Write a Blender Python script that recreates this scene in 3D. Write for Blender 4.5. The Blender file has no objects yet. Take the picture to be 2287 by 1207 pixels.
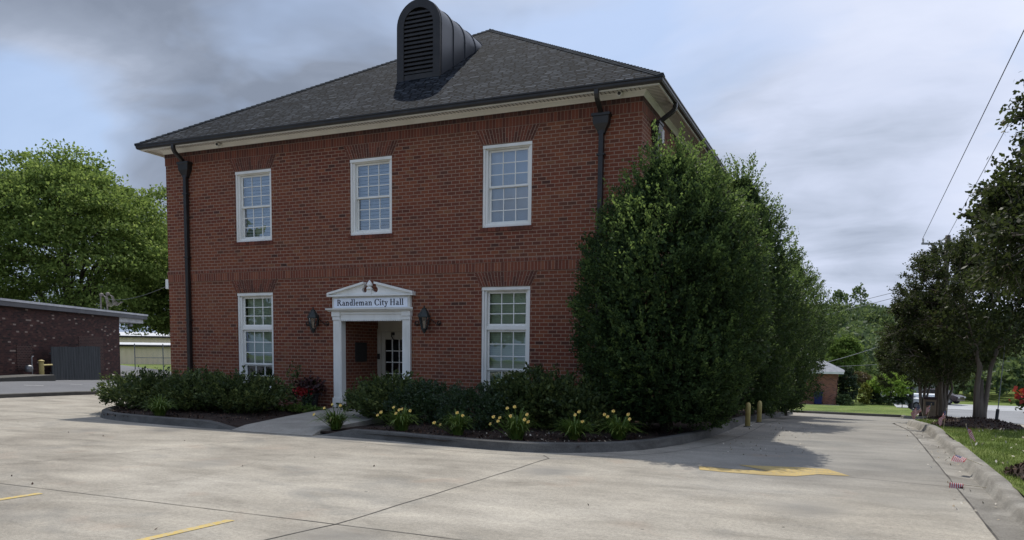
import bpy, math, random
import numpy as np
from mathutils import Vector, Matrix, noise as mnoise

random.seed(11)
RNG = np.random.default_rng(11)
SC = bpy.context.scene
COL = SC.collection
R = math.radians
MAT = {}

# ------------------------------------------------------------------ helpers
def nd(nt, typ, ins=None, **props):
    n = nt.nodes.new(typ)
    for k, v in props.items():
        setattr(n, k, v)
    for k, v in (ins or {}).items():
        s = n.inputs[k]
        if isinstance(v, bpy.types.NodeSocket):
            nt.links.new(v, s)
        else:
            if hasattr(s.default_value, '__len__') and len(s.default_value) == 4 and len(v) == 3:
                v = (*v, 1)
            s.default_value = v
    return n

def ramp(nt, fac, stops, interp='LINEAR'):
    n = nd(nt, 'ShaderNodeValToRGB', {0: fac})
    cr = n.color_ramp
    cr.interpolation = interp
    while len(cr.elements) < len(stops):
        cr.elements.new(0.5)
    for e, (p, c) in zip(cr.elements, stops):
        e.position = p
        e.color = (*c, 1) if len(c) == 3 else c
    return n.outputs[0]

def mixc(nt, fac, a, b, mode='MIX'):
    n = nd(nt, 'ShaderNodeMix', data_type='RGBA', blend_type=mode)
    n.clamp_factor = True
    for i, v in ((0, fac), (6, a), (7, b)):
        s = n.inputs[i]
        if isinstance(v, bpy.types.NodeSocket):
            nt.links.new(v, s)
        else:
            s.default_value = v if i == 0 else (*v[:3], 1)
    return n.outputs[2]

def math_(nt, op, a, b=0.0, clamp=False):
    n = nd(nt, 'ShaderNodeMath', {0: a, 1: b}, operation=op)
    n.use_clamp = clamp
    return n.outputs[0]

def newmat(name, rough=0.7, spec=0.3, metal=0.0):
    m = bpy.data.materials.new(name)
    m.use_nodes = True
    nt = m.node_tree
    b = nt.nodes['Principled BSDF']
    b.inputs['Roughness'].default_value = rough
    b.inputs['Specular IOR Level'].default_value = spec
    b.inputs['Metallic'].default_value = metal
    MAT[name] = m
    return m, nt, b

def objco(nt):
    return nd(nt, 'ShaderNodeTexCoord').outputs['Object']

def noise_(nt, co, scale, detail=4.0, rough=0.55, dist=0.0):
    return nd(nt, 'ShaderNodeTexNoise', {'Vector': co, 'Scale': scale, 'Detail': detail, 'Roughness': rough, 'Distortion': dist}).outputs['Fac']

def scaled(nt, co, s):
    return nd(nt, 'ShaderNodeMapping', {'Vector': co, 'Scale': s}).outputs[0]

def bump(nt, b, h, strength=0.3, dist=0.02):
    n = nd(nt, 'ShaderNodeBump', {'Height': h, 'Strength': strength, 'Distance': dist})
    nt.links.new(n.outputs[0], b.inputs['Normal'])

def noisy(name, stops, scale=3.0, rough=0.7, spec=0.3, metal=0.0, bmp=0.0, bscale=None, stretch=(1, 1, 1), detail=5.0):
    m, nt, b = newmat(name, rough, spec, metal)
    co = scaled(nt, objco(nt), stretch)
    f = noise_(nt, co, scale, detail)
    nt.links.new(ramp(nt, f, stops), b.inputs['Base Color'])
    if bmp:
        bump(nt, b, noise_(nt, co, bscale or scale * 6, 5), bmp)
    return m

def setp(o, label=None, cat=None, group=None, kind=None):
    if label: o['label'] = label
    if cat: o['category'] = cat
    if group: o['group'] = group
    if kind: o['kind'] = kind
    return o

def thing(name, label, cat, loc=(0, 0, 0), rz=0, group=None):
    o = bpy.data.objects.new(name, None)
    COL.objects.link(o)
    o.empty_display_size = 0.2
    o.location = loc
    o.rotation_euler = (0, 0, rz)
    return setp(o, label, cat, group)

def copy_tree(o, parent=None):
    c = o.copy()
    COL.objects.link(c)
    c.parent = parent
    for ch in list(o.children):
        copy_tree(ch, c)
    return c

class MB:
    """collects shapes into ONE mesh"""
    def __init__(self):
        self.v, self.f, self.m, self.uv, self.mi = [], [], [], None, 0
    def add(self, vs, fs):
        n = len(self.v)
        self.v += [tuple(p) for p in vs]
        self.f += [tuple(i + n for i in q) for q in fs]
        self.m += [self.mi] * len(fs)
        return self
    def box(self, x0, x1, y0, y1, z0, z1):
        vs = [(x, y, z) for z in (z0, z1) for y in (y0, y1) for x in (x0, x1)]
        return self.add(vs, [(0, 2, 3, 1), (4, 5, 7, 6), (0, 1, 5, 4), (2, 6, 7, 3), (0, 4, 6, 2), (1, 3, 7, 5)])
    def prism(self, poly, y0, y1, plane='xz'):
        """polygon in plane extruded along the third axis"""
        n = len(poly)
        def P(a, b, c):
            return (a, c, b) if plane == 'xz' else (c, a, b) if plane == 'yz' else (a, b, c)
        vs = [P(a, b, y0) for a, b in poly] + [P(a, b, y1) for a, b in poly]
        fs = [tuple(range(n)), tuple(range(2 * n - 1, n - 1, -1))]
        fs += [(i, i + n, (i + 1) % n + n, (i + 1) % n) for i in range(n)]
        return self.add(vs, fs)
    def tube(self, pts, rad, n=8, cap=True, sq=None, ang=0.0):
        pts = [Vector(p) for p in pts]
        if not hasattr(rad, '__len__'):
            rad = [rad] * len(pts)
        rings = []
        ref = None
        for i, p in enumerate(pts):
            t = (pts[min(i + 1, len(pts) - 1)] - pts[max(i - 1, 0)])
            if t.length < 1e-9: t = Vector((0, 0, 1))
            t.normalize()
            if ref is None:
                ref = Vector((1, 0, 0)) if abs(t.x) < 0.9 else Vector((0, 1, 0))
            a = (ref - t * ref.dot(t))
            if a.length < 1e-6: a = t.orthogonal()
            a.normalize()
            b = t.cross(a)
            ref = a
            k = (1, 1) if sq is None else sq
            rings.append([p + (a * math.cos(ang + 2 * math.pi * j / n) * k[0] + b * math.sin(ang + 2 * math.pi * j / n) * k[1]) * rad[i] for j in range(n)])
        vs = [q for r_ in rings for q in r_]
        fs = []
        for i in range(len(pts) - 1):
            for j in range(n):
                fs.append((i * n + j, i * n + (j + 1) % n, (i + 1) * n + (j + 1) % n, (i + 1) * n + j))
        if cap:
            fs.append(tuple(range(n - 1, -1, -1)))
            fs.append(tuple((len(pts) - 1) * n + j for j in range(n)))
        return self.add(vs, fs)
    def lathe(self, prof, n=16, c=(0, 0, 0), sx=1, sy=1, ang=0.0):
        vs, fs = [], []
        for r_, z in prof:
            for j in range(n):
                a = 2 * math.pi * j / n + ang
                vs.append((c[0] + r_ * math.cos(a) * sx, c[1] + r_ * math.sin(a) * sy, c[2] + z))
        for i in range(len(prof) - 1):
            for j in range(n):
                fs.append((i * n + j, i * n + (j + 1) % n, (i + 1) * n + (j + 1) % n, (i + 1) * n + j))
        fs.append(tuple(range(n - 1, -1, -1)))
        fs.append(tuple((len(prof) - 1) * n + j for j in range(n)))
        return self.add(vs, fs)
    def build(self, name, mats, parent=None, smooth=False, bevel=0.0):
        me = bpy.data.meshes.new(name)
        me.from_pydata(self.v, [], self.f)
        mats = mats if isinstance(mats, (list, tuple)) else [mats]
        for m in mats:
            me.materials.append(MAT[m])
        me.polygons.foreach_set('material_index', self.m)
        if smooth:
            me.polygons.foreach_set('use_smooth', [True] * len(self.f))
        me.update()
        o = bpy.data.objects.new(name, me)
        COL.objects.link(o)
        o.parent = parent
        if bevel:
            b = o.modifiers.new('bevel', 'BEVEL')
            b.width = bevel
            b.segments = 2
            b.limit_method = 'ANGLE'
        return o

def quads(name, V, mat, parent=None, k=4):
    """V: (n*k,3) vertex array of separate k-gons -> one mesh"""
    V = np.asarray(V, np.float32)
    nv = len(V)
    nf = nv // k
    me = bpy.data.meshes.new(name)
    me.vertices.add(nv)
    me.vertices.foreach_set('co', V.ravel())
    me.loops.add(nv)
    me.loops.foreach_set('vertex_index', np.arange(nv, dtype=np.int32))
    me.polygons.add(nf)
    me.polygons.foreach_set('loop_start', np.arange(0, nv, k, dtype=np.int32))
    me.polygons.foreach_set('loop_total', np.full(nf, k, np.int32))
    me.materials.append(MAT[mat])
    me.update(calc_edges=True)
    o = bpy.data.objects.new(name, me)
    COL.objects.link(o)
    o.parent = parent
    return o

def unit(a):
    return a / (np.linalg.norm(a, axis=1, keepdims=True) + 1e-9)

def leaf_quads(P, size, axis=None, spread=0.8, wid=0.5, droop=0.0, rng=RNG, flat=0.0):
    """diamond leaves at points P; axis: preferred growing direction"""
    n = len(P)
    t = rng.normal(size=(n, 3))
    if axis is not None:
        t = unit(t) * spread + axis
    t[:, 2] -= droop
    t = unit(t)
    s = unit(np.cross(t, unit(rng.normal(size=(n, 3)))))
    if flat:
        nrm = unit(np.cross(t, s) * (1 - flat) + np.array([0, 0, 1.0]) * flat)
        s = unit(np.cross(t, nrm))
    L = (size * rng.uniform(0.7, 1.3, n))[:, None]
    W = L * wid
    V = np.empty((n, 4, 3))
    V[:, 0] = P - t * L * 0.5
    V[:, 1] = P + s * W * 0.5 + t * L * 0.08
    V[:, 2] = P + t * L * 0.5
    V[:, 3] = P - s * W * 0.5 + t * L * 0.08
    return V.reshape(-1, 3)

def ss(t):
    t = np.clip(t, 0, 1)
    return t * t * (3 - 2 * t)

def G(x, y):
    """height of the ground: level lot, falling away behind the building"""
    x = np.asarray(x, float); y = np.asarray(y, float)
    b = -.13 + .25 * ss((-x - 10) / 9)
    s = .06 * ss((x + 24) / 24) + .04 * (1 - ss((x + 24) / 24))
    yy = np.where(y < 52, y, 52 + (y - 52) * .15)
    a = np.clip((yy - 2.5) * 1.2, -40, 60)
    f = np.log1p(np.exp(a)) / 1.2
    return b - s * f + 1.3 * ss((-x - 42) / 25) * ss((y - 20) / 25)

def g(x, y):
    return float(G(x, y))

def patch(name, ys, xl, xr, nx, dz, mat, bumpf=None):
    ys = np.asarray(ys, float)
    xl = np.interp(ys, *zip(*xl)) if isinstance(xl, list) else np.full(len(ys), xl)
    xr = np.interp(ys, *zip(*xr)) if isinstance(xr, list) else np.full(len(ys), xr)
    t = np.linspace(0, 1, nx + 1)
    X = xl[:, None] * (1 - t) + xr[:, None] * t
    Y = np.repeat(ys[:, None], nx + 1, 1)
    Z = G(X, Y) + dz
    if bumpf is not None:
        Z = Z + bumpf(X, Y)
    mb = MB()
    vs = np.stack([X, Y, Z], -1).reshape(-1, 3)
    fs = []
    for i in range(len(ys) - 1):
        for j in range(nx):
            a = i * (nx + 1) + j
            fs.append((a, a + 1, a + nx + 2, a + nx + 1))
    mb.add(vs, fs)
    o = mb.build(name, mat, smooth=True)
    o['kind'] = 'structure'
    return o

def resample(pts, step):
    out = [Vector(pts[0])]
    for a, b in zip(pts[:-1], pts[1:]):
        a, b = Vector(a), Vector(b)
        n = max(1, int((b - a).length / step))
        out += [a.lerp(b, (i + 1) / n) for i in range(n)]
    return out

def chaikin(pts, k=2):
    pts = [Vector(p) for p in pts]
    for _ in range(k):
        q = [pts[0]]
        for a, b in zip(pts[:-1], pts[1:]):
            q += [a.lerp(b, .25), a.lerp(b, .75)]
        q.append(pts[-1])
        pts = q
    return pts

def sweep(name, pts2, prof, mat, step=0.5, hmul=None, kind='structure', dz=0.0):
    """profile (offset to the left-hand normal, height) swept along a 2-D polyline that follows the ground"""
    pts = resample([(p[0], p[1]) for p in pts2], step)
    n = len(prof)
    vs, fs = [], []
    for i, p in enumerate(pts):
        t = pts[min(i + 1, len(pts) - 1)] - pts[max(i - 1, 0)]
        t.normalize()
        nr = Vector((-t.y, t.x))
        k = hmul(i / (len(pts) - 1), p) if hmul else 1.0
        jit = 0.006 * mnoise.noise(Vector((p.x * 1.3, p.y * 1.3, 3)))
        gz = g(p.x, p.y) + dz
        for o_, h in prof:
            q = p + nr * o_
            vs.append((q.x, q.y, gz + h * (k if h > 0 else 1) + jit))
    for i in range(len(pts) - 1):
        for j in range(n - 1):
            a = i * n + j
            fs.append((a, a + n, a + n + 1, a + 1))
    fs.append(tuple(range(n)))
    fs.append(tuple((len(pts) - 1) * n + j for j in range(n - 1, -1, -1)))
    mb = MB().add(vs, fs)
    o = mb.build(name, mat, smooth=True)
    o['kind'] = kind
    md = o.modifiers.new('edge', 'EDGE_SPLIT')
    md.split_angle = R(50)
    return o

# ------------------------------------------------------------------ materials
def brick_mat(name, bw=.2032, bh=.0813, mort=(.34, .222, .16), stops=None, patch_=True, msize=.0085, off=.5, z0=0.0, uo=0.0, light=0.0):
    m, nt, b = newmat(name, .82, .25)
    sp = nd(nt, 'ShaderNodeSeparateXYZ', {0: objco(nt)})
    u = math_(nt, 'ADD', math_(nt, 'ADD', sp.outputs[0], sp.outputs[1]), uo)
    v = math_(nt, 'SUBTRACT', sp.outputs[2], z0)
    co = nd(nt, 'ShaderNodeCombineXYZ', {0: u, 1: v, 2: 0.0}).outputs[0]
    wob = nd(nt, 'ShaderNodeTexNoise', {'Vector': co, 'Scale': 9.0, 'Detail': 2.0})
    co2 = nd(nt, 'ShaderNodeVectorMath', {0: co, 1: nd(nt, 'ShaderNodeVectorMath', {0: wob.outputs['Color'], 1: (.006, .006, 0)}, operation='MULTIPLY').outputs[0]}, operation='ADD').outputs[0]
    t = nd(nt, 'ShaderNodeTexBrick', {'Vector': co2, 'Color1': (0, 0, 0), 'Color2': (1, 1, 1), 'Mortar': (.5, .5, .5), 'Scale': 1.0,
        'Mortar Size': msize, 'Mortar Smooth': .25, 'Bias': 0.0, 'Brick Width': bw, 'Row Height': bh}, offset=off, offset_frequency=2, squash=1.0)
    stops = stops or [(0, (.060, .028, .020)), (.06, (.100, .033, .021)), (.2, (.138, .039, .022)), (.7, (.170, .048, .025)), (.94, (.205, .068, .032)), (1, (.19, .088, .045))]
    c = ramp(nt, t.outputs['Color'], stops)
    if light:
        c = mixc(nt, math_(nt, 'GREATER_THAN', t.outputs['Color'], 1 - light), c, (.24, .19, .16))
    if patch_:
        big = noise_(nt, scaled(nt, co, (.30, 1.15, 1)), .8, 3)
        c = mixc(nt, ramp(nt, big, [(.42, (0, 0, 0)), (.68, (.6, .6, .6))]), c, (.215, .078, .038), 'MIX')
        big2 = noise_(nt, scaled(nt, co, (.6, 1.0, 1)), 1.7, 4)
        c = mixc(nt, ramp(nt, big2, [(.38, (.22, .22, .22)), (.54, (0, 0, 0))]), c, (.095, .042, .031), 'MIX')
        streak = noise_(nt, scaled(nt, co, (2.2, .12, 1)), 2.0, 5)
        c = mixc(nt, ramp(nt, streak, [(.52, (0, 0, 0)), (.75, (.35, .35, .35))]), c, (.06, .035, .03))
    fine = noise_(nt, co, 70, 3)
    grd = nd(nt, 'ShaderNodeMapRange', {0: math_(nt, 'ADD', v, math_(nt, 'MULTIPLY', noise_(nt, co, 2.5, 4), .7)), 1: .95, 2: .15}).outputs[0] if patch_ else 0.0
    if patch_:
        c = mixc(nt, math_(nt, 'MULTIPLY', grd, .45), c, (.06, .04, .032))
    c = mixc(nt, .35, c, ramp(nt, fine, [(.3, (.35, .35, .35)), (.7, (.75, .75, .75))]), 'OVERLAY')
    mo = mixc(nt, noise_(nt, co, 1.3, 3), tuple(k * .78 for k in mort), mort)
    c = mixc(nt, t.outputs['Fac'], c, mo)
    nt.links.new(c, b.inputs['Base Color'])
    bump(nt, b, math_(nt, 'SUBTRACT', 1.0, t.outputs['Fac']), .5, .006)
    return m

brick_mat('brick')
brick_mat('brick_soldier', bw=.0813, bh=.2080, z0=3.267, off=0.0, msize=.006, patch_=False, mort=(.36, .24, .18), stops=[(0, (.12, .041, .026)), (.3, (.155, .048, .028)), (.7, (.185, .058, .032)), (1, (.22, .08, .042))])
brick_mat('brick_rowlock', bw=.1016, bh=.0813, z0=3.475, off=0.0, msize=.006, patch_=False, mort=(.36, .24, .18), stops=[(0, (.10, .035, .023)), (.4, (.15, .046, .028)), (1, (.19, .06, .034))])
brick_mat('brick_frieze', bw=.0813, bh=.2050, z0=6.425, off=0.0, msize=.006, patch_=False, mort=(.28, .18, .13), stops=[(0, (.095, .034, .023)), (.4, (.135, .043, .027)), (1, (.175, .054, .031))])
brick_mat('brick_frieze_top_shaded', bw=.1016, bh=.14, z0=6.632, off=0.0, msize=.006, patch_=False, mort=(.17, .12, .095), stops=[(0, (.05, .026, .023)), (1, (.10, .042, .032))])  # darker rowlock: shade under the cornice is put into the brick colour
brick_mat('brick_store', bw=.215, bh=.075, msize=.004, mort=(.075, .048, .042), patch_=False, light=.03, stops=[(0, (.014, .010, .010)), (.1, (.032, .017, .016)), (.6, (.052, .023, .020)), (.9, (.072, .032, .027)), (1, (.10, .055, .042))])
brick_mat('brick_infill', bw=.215, bh=.075, msize=.009, mort=(.15, .10, .085), patch_=False, stops=[(0, (.026, .015, .014)), (1, (.058, .026, .022))])
brick_mat('brick_cottage', bw=.22, bh=.075, msize=.008, patch_=False, mort=(.33, .26, .21), stops=[(0, (.13, .05, .035)), (.5, (.24, .085, .05)), (1, (.30, .12, .07))])

def island_mat(name, stops, rough=.8, spec=.25, noise_amt=.0):
    m, nt, b = newmat(name, rough, spec)
    rp = nd(nt, 'ShaderNodeNewGeometry').outputs['Random Per Island']
    nt.links.new(ramp(nt, rp, stops), b.inputs['Base Color'])
    return m
island_mat('arch_brick', [(0, (.085, .034, .025)), (.4, (.125, .044, .029)), (.75, (.155, .050, .031)), (1, (.185, .06, .036))])
noisy('mortar', [(.3, (.34, .245, .18)), (.7, (.43, .315, .24))], 8, .9)

def leaf_mat(name, stops, rough=.42, trans=.35, spec=.4):
    m, nt, b = newmat(name, rough, spec)
    rp = nd(nt, 'ShaderNodeNewGeometry').outputs['Random Per Island']
    big = noise_(nt, objco(nt), 1.1, 3)
    f = math_(nt, 'ADD', math_(nt, 'MULTIPLY', rp, .75), math_(nt, 'MULTIPLY', math_(nt, 'SUBTRACT', big, .38), 1.0), True)
    c = ramp(nt, f, stops)
    nt.links.new(c, b.inputs['Base Color'])
    tr = nd(nt, 'ShaderNodeBsdfTranslucent', {'Color': mixc(nt, .35, c, (.16, .22, .05))})
    mx = nd(nt, 'ShaderNodeMixShader', {0: trans, 1: b.outputs[0], 2: tr.outputs[0]})
    nt.links.new(mx.outputs[0], nt.nodes['Material Output'].inputs['Surface'])
    return m
leaf_mat('holly_leaf', [(0, (.014, .027, .013)), (.35, (.028, .050, .021)), (.65, (.048, .084, .031)), (.88, (.080, .130, .044)), (1, (.14, .20, .065))], rough=.5, trans=.38, spec=.12)
leaf_mat('holly_new_sunlit', [(0, (.055, .10, .032)), (.4, (.11, .175, .052)), (.8, (.18, .25, .075)), (1, (.27, .34, .11))], rough=.5, trans=.55, spec=.12)  # paler young leaves, with sunlight on the crown put into their colour
leaf_mat('laurel_leaf', [(0, (.026, .042, .019)), (.4, (.055, .082, .030)), (.72, (.10, .128, .042)), (.9, (.17, .20, .06)), (1, (.16, .17, .05))], rough=.42, trans=.28, spec=.18)
leaf_mat('box_leaf', [(0, (.014, .030, .014)), (.5, (.026, .052, .022)), (.85, (.045, .078, .028)), (1, (.09, .12, .045))], rough=.4, trans=.22)
leaf_mat('crape_leaf', [(0, (.018, .020, .012)), (.35, (.028, .036, .016)), (.65, (.042, .055, .020)), (.88, (.070, .090, .026)), (1, (.10, .075, .04))], rough=.5, trans=.30, spec=.12)
leaf_mat('pecan_leaf', [(0, (.055, .088, .026)), (.35, (.125, .185, .046)), (.65, (.22, .30, .075)), (.9, (.34, .42, .11)), (1, (.42, .48, .16))], rough=.6, trans=.55, spec=.08)
leaf_mat('lime_leaf', [(0, (.06, .10, .022)), (.5, (.12, .19, .038)), (1, (.21, .29, .065))], rough=.6, trans=.45, spec=.1)
leaf_mat('bright_leaf', [(0, (.12, .20, .03)), (.5, (.24, .37, .06)), (1, (.38, .52, .11))], rough=.6, trans=.55, spec=.1)
leaf_mat('gold_leaf', [(0, (.10, .12, .02)), (.5, (.20, .21, .03)), (1, (.32, .30, .05))], rough=.5, trans=.3)
leaf_mat('dark_leaf', [(0, (.012, .025, .012)), (.5, (.022, .045, .018)), (1, (.05, .08, .03))], rough=.5, trans=.2)
leaf_mat('rust_leaf', [(0, (.05, .04, .02)), (.5, (.10, .065, .03)), (1, (.16, .09, .04))], rough=.5, trans=.3)
leaf_mat('wood_leaf', [(0, (.046, .072, .036)), (.4, (.085, .125, .056)), (.75, (.145, .195, .080)), (1, (.23, .29, .11))], rough=.6, trans=.40, spec=.2)
leaf_mat('lily_leaf', [(0, (.05, .095, .016)), (.5, (.10, .17, .03)), (.9, (.18, .23, .045)), (1, (.32, .26, .11))], rough=.45, trans=.3)
leaf_mat('grass_blade', [(0, (.07, .115, .02)), (.5, (.125, .18, .034)), (.85, (.19, .235, .05)), (1, (.32, .28, .12))], rough=.55, trans=.35)
leaf_mat('red_petal', [(0, (.22, .010, .016)), (.6, (.45, .020, .03)), (1, (.62, .05, .06))], rough=.5, trans=.25)
leaf_mat('maroon_leaf', [(0, (.018, .008, .010)), (.6, (.04, .012, .014)), (1, (.09, .015, .02))], rough=.5, trans=.2)
island_mat('lily_petal', [(0, (.72, .50, .08)), (.6, (.85, .68, .20)), (1, (.80, .50, .22))], .5)
island_mat('white_petal', [(0, (.7, .7, .68)), (1, (.85, .83, .8))], .5)
noisy('bark_crape', [(.3, (.085, .066, .052)), (.5, (.15, .122, .098)), (.7, (.21, .178, .145))], 3, .75, bmp=.15, bscale=20, stretch=(3, 3, .5))
noisy('bark_dark', [(.3, (.035, .028, .022)), (.7, (.085, .068, .052))], 5, .9, bmp=.5, bscale=20, stretch=(3, 3, .6))

noisy('white_trim', [(.3, (.70, .69, .64)), (.5, (.80, .79, .74)), (.8, (.84, .83, .79))], 2.2, .45, .4, stretch=(1, 1, .35))
noisy('cream_paint', [(.3, (.44, .40, .32)), (.7, (.52, .48, .40))], 1.5, .6)
noisy('soffit_white', [(.3, (.70, .68, .62)), (.7, (.80, .78, .72))], 2, .5)
m, nt, b = newmat('soffit_bead', .55)
sp = nd(nt, 'ShaderNodeSeparateXYZ', {0: objco(nt)})
nr = nd(nt, 'ShaderNodeSeparateXYZ', {0: objco(nt)})
ax = math_(nt, 'GREATER_THAN', math_(nt, 'ABSOLUTE', sp.outputs[0]), 6.70)
uu = math_(nt, 'ADD', math_(nt, 'MULTIPLY', sp.outputs[0], math_(nt, 'SUBTRACT', 1.0, ax)), math_(nt, 'MULTIPLY', sp.outputs[1], ax))
fr = math_(nt, 'FRACT', math_(nt, 'MULTIPLY', uu, 11.0))
c = ramp(nt, fr, [(0, (.12, .115, .10)), (.18, (.20, .19, .17)), (.3, (.70, .68, .62)), (1, (.76, .74, .68))])
nt.links.new(c, b.inputs['Base Color'])
bump(nt, b, ramp(nt, fr, [(0, (0, 0, 0)), (.2, (1, 1, 1))]), .6, .02)
noisy('bronze_metal', [(.3, (.014, .012, .011)), (.6, (.024, .021, .019)), (.8, (.036, .032, .029))], 5, .42, .45, bmp=.05)
noisy('dormer_metal', [(.3, (.020, .022, .026)), (.7, (.038, .042, .050))], 1.2, .36, .5, stretch=(1, 1, .3))
noisy('louver_metal', [(.3, (.016, .0135, .012)), (.7, (.030, .025, .022))], 4, .5, .4)
noisy('lantern_metal', [(.3, (.012, .018, .017)), (.7, (.028, .036, .033))], 9, .5, .4, bmp=.1)
noisy('iron_dark', [(.3, (.02, .015, .013)), (.7, (.05, .035, .028))], 9, .6, .3)
noisy('black_plastic', [(.3, (.012, .012, .013)), (.7, (.025, .025, .027))], 5, .45, .4)
noisy('grey_plastic', [(.3, (.42, .42, .41)), (.7, (.55, .55, .53))], 5, .5, .4)
noisy('sign_white', [(.35, (.76, .81, .89)), (.65, (.82, .86, .92))], 1.6, .4, .4)
noisy('navy_paint', [(.3, (.004, .006, .020)), (.7, (.008, .011, .032))], 5, .6, .1)
noisy('plaque_bronze', [(.3, (.015, .013, .012)), (.7, (.035, .03, .026))], 12, .45, .5)
noisy('yellow_post', [(.3, (.36, .29, .10)), (.7, (.52, .44, .19))], 5, .6, bmp=.05)
noisy('cream_metal', [(.3, (.74, .60, .40)), (.7, (.82, .68, .48))], .8, .5, stretch=(1, 1, .2))
noisy('white_roofing', [(.3, (.42, .43, .45)), (.7, (.60, .61, .62))], 2, .5)
noisy('fascia_grey', [(.3, (.085, .085, .095)), (.7, (.12, .12, .13))], 2, .5)
noisy('gate_wood', [(.3, (.028, .032, .034)), (.55, (.05, .056, .06)), (.8, (.075, .08, .085))], 3, .85, bmp=.3, stretch=(6, 6, .4))
noisy('galv_steel', [(.3, (.18, .19, .20)), (.7, (.30, .31, .32))], 5, .45, .5, metal=.6)
noisy('mast_grey', [(.3, (.12, .105, .095)), (.7, (.20, .18, .16))], 6, .6)
noisy('pole_wood', [(.3, (.055, .045, .038)), (.7, (.12, .10, .085))], 4, .9, stretch=(4, 4, .3))
noisy('pole_pale', [(.3, (.22, .22, .21)), (.7, (.33, .33, .32))], 4, .9, stretch=(4, 4, .3))
noisy('wire_dark', [(.3, (.02, .02, .022)), (.7, (.04, .04, .042))], 4, .6)
noisy('wire_grey', [(.3, (.14, .15, .16)), (.7, (.20, .21, .22))], 4, .6)
noisy('bin_blue', [(.3, (.012, .018, .07)), (.7, (.02, .03, .11))], 4, .5)
noisy('bin_tan', [(.3, (.13, .095, .06)), (.7, (.19, .14, .09))], 6, .7)
noisy('cottage_roof', [(.3, (.17, .18, .20)), (.7, (.26, .27, .29))], 3, .8)
noisy('trailer_white', [(.3, (.70, .72, .74)), (.7, (.80, .82, .84))], 1, .4)
noisy('car_white', [(.3, (.68, .69, .70)), (.7, (.76, .77, .78))], 1, .25, .5)
noisy('car_dark', [(.3, (.03, .02, .025)), (.7, (.05, .03, .035))], 1, .25, .5)
noisy('flag_red', [(.3, (.34, .008, .014)), (.7, (.42, .014, .022))], 30, .7)
noisy('flag_white', [(.3, (.52, .50, .49)), (.7, (.60, .58, .57))], 30, .7)
noisy('flag_blue', [(.3, (.02, .025, .09)), (.7, (.035, .04, .13))], 30, .7)
noisy('stick_wood', [(.3, (.45, .38, .25)), (.7, (.55, .47, .33))], 20, .7)
noisy('mulch', [(.25, (.012, .008, .006)), (.5, (.032, .020, .015)), (.75, (.060, .038, .028))], 9, .95, bmp=.9, bscale=40)
island_mat('mulch_chip', [(0, (.018, .010, .008)), (.5, (.050, .026, .018)), (.85, (.085, .046, .030)), (1, (.20, .15, .11))], .9)
island_mat('litter', [(0, (.32, .26, .18)), (.5, (.45, .40, .32)), (1, (.60, .57, .50))], .8)
noisy('blind_white', [(.3, (.58, .61, .66)), (.7, (.68, .71, .76))], 2, .6)
noisy('blind_grey', [(.3, (.56, .62, .53)), (.7, (.68, .74, .64))], 1.6, .7)
noisy('dark_room', [(.3, (.012, .013, .014)), (.7, (.03, .032, .033))], 1, .8)
noisy('indoor_plant', [(.3, (.03, .09, .02)), (.7, (.08, .18, .05))], 6, .6)

def glass_mat(name, refl=1.0, tint=(.80, .86, .90), ior=1.55):
    m, nt, b = newmat(name)
    nt.nodes.remove(b)
    fr = nd(nt, 'ShaderNodeFresnel', {'IOR': ior}).outputs[0]
    fac = math_(nt, 'MULTIPLY', fr, refl, True)
    tr = nd(nt, 'ShaderNodeBsdfTransparent', {0: tint})
    gl = nd(nt, 'ShaderNodeBsdfGlossy', {'Color': (.92, .96, 1.0), 'Roughness': .01})
    wv = noise_(nt, objco(nt), 1.6, 2)
    bp = nd(nt, 'ShaderNodeBump', {'Height': wv, 'Strength': .04, 'Distance': .05})
    nt.links.new(bp.outputs[0], gl.inputs['Normal'])
    mx = nd(nt, 'ShaderNodeMixShader', {0: fac, 1: tr.outputs[0], 2: gl.outputs[0]})
    nt.links.new(mx.outputs[0], nt.nodes['Material Output'].inputs['Surface'])
glass_mat('window_glass', 4.6, (.72, .80, .86))
glass_mat('window_glass_low', 2.4, (.80, .86, .80))
glass_mat('door_glass', 1.2, (.6, .6, .6))
glass_mat('lamp_glass', 1.6, (.55, .5, .42))

# shingles (UV in metres: u along the course, v up the slope)
m, nt, b = newmat('shingle', .95, .03)
uv = nd(nt, 'ShaderNodeTexCoord').outputs['UV']
wob = nd(nt, 'ShaderNodeTexNoise', {'Vector': uv, 'Scale': 1.2, 'Detail': 2.0})
uv2 = nd(nt, 'ShaderNodeVectorMath', {0: uv, 1: nd(nt, 'ShaderNodeVectorMath', {0: wob.outputs['Color'], 1: (.05, .022, 0)}, operation='MULTIPLY').outputs[0]}, operation='ADD').outputs[0]
t = nd(nt, 'ShaderNodeTexBrick', {'Vector': uv2, 'Color1': (0, 0, 0), 'Color2': (1, 1, 1), 'Mortar': (0, 0, 0), 'Scale': 1.0, 'Mortar Size': .022,
    'Mortar Smooth': .3, 'Brick Width': .30, 'Row Height': .145}, offset=.37, offset_frequency=3, squash=.7, squash_frequency=2)
c = ramp(nt, t.outputs['Color'], [(0, (.016, .019, .023)), (.45, (.030, .035, .042)), (.8, (.043, .049, .057)), (1, (.066, .073, .082))])
c = mixc(nt, .35, c, ramp(nt, noise_(nt, uv, 1.2, 5), [(.3, (.38, .38, .39)), (.7, (.60, .61, .62))]), 'OVERLAY')
c = mixc(nt, .8, c, ramp(nt, noise_(nt, scaled(nt, uv, (1.3, 9.0, 1)), 1.0, 3, .6), [(.32, (.22, .22, .23)), (.5, (.5, .5, .5)), (.68, (.78, .78, .80))]), 'OVERLAY')
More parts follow.
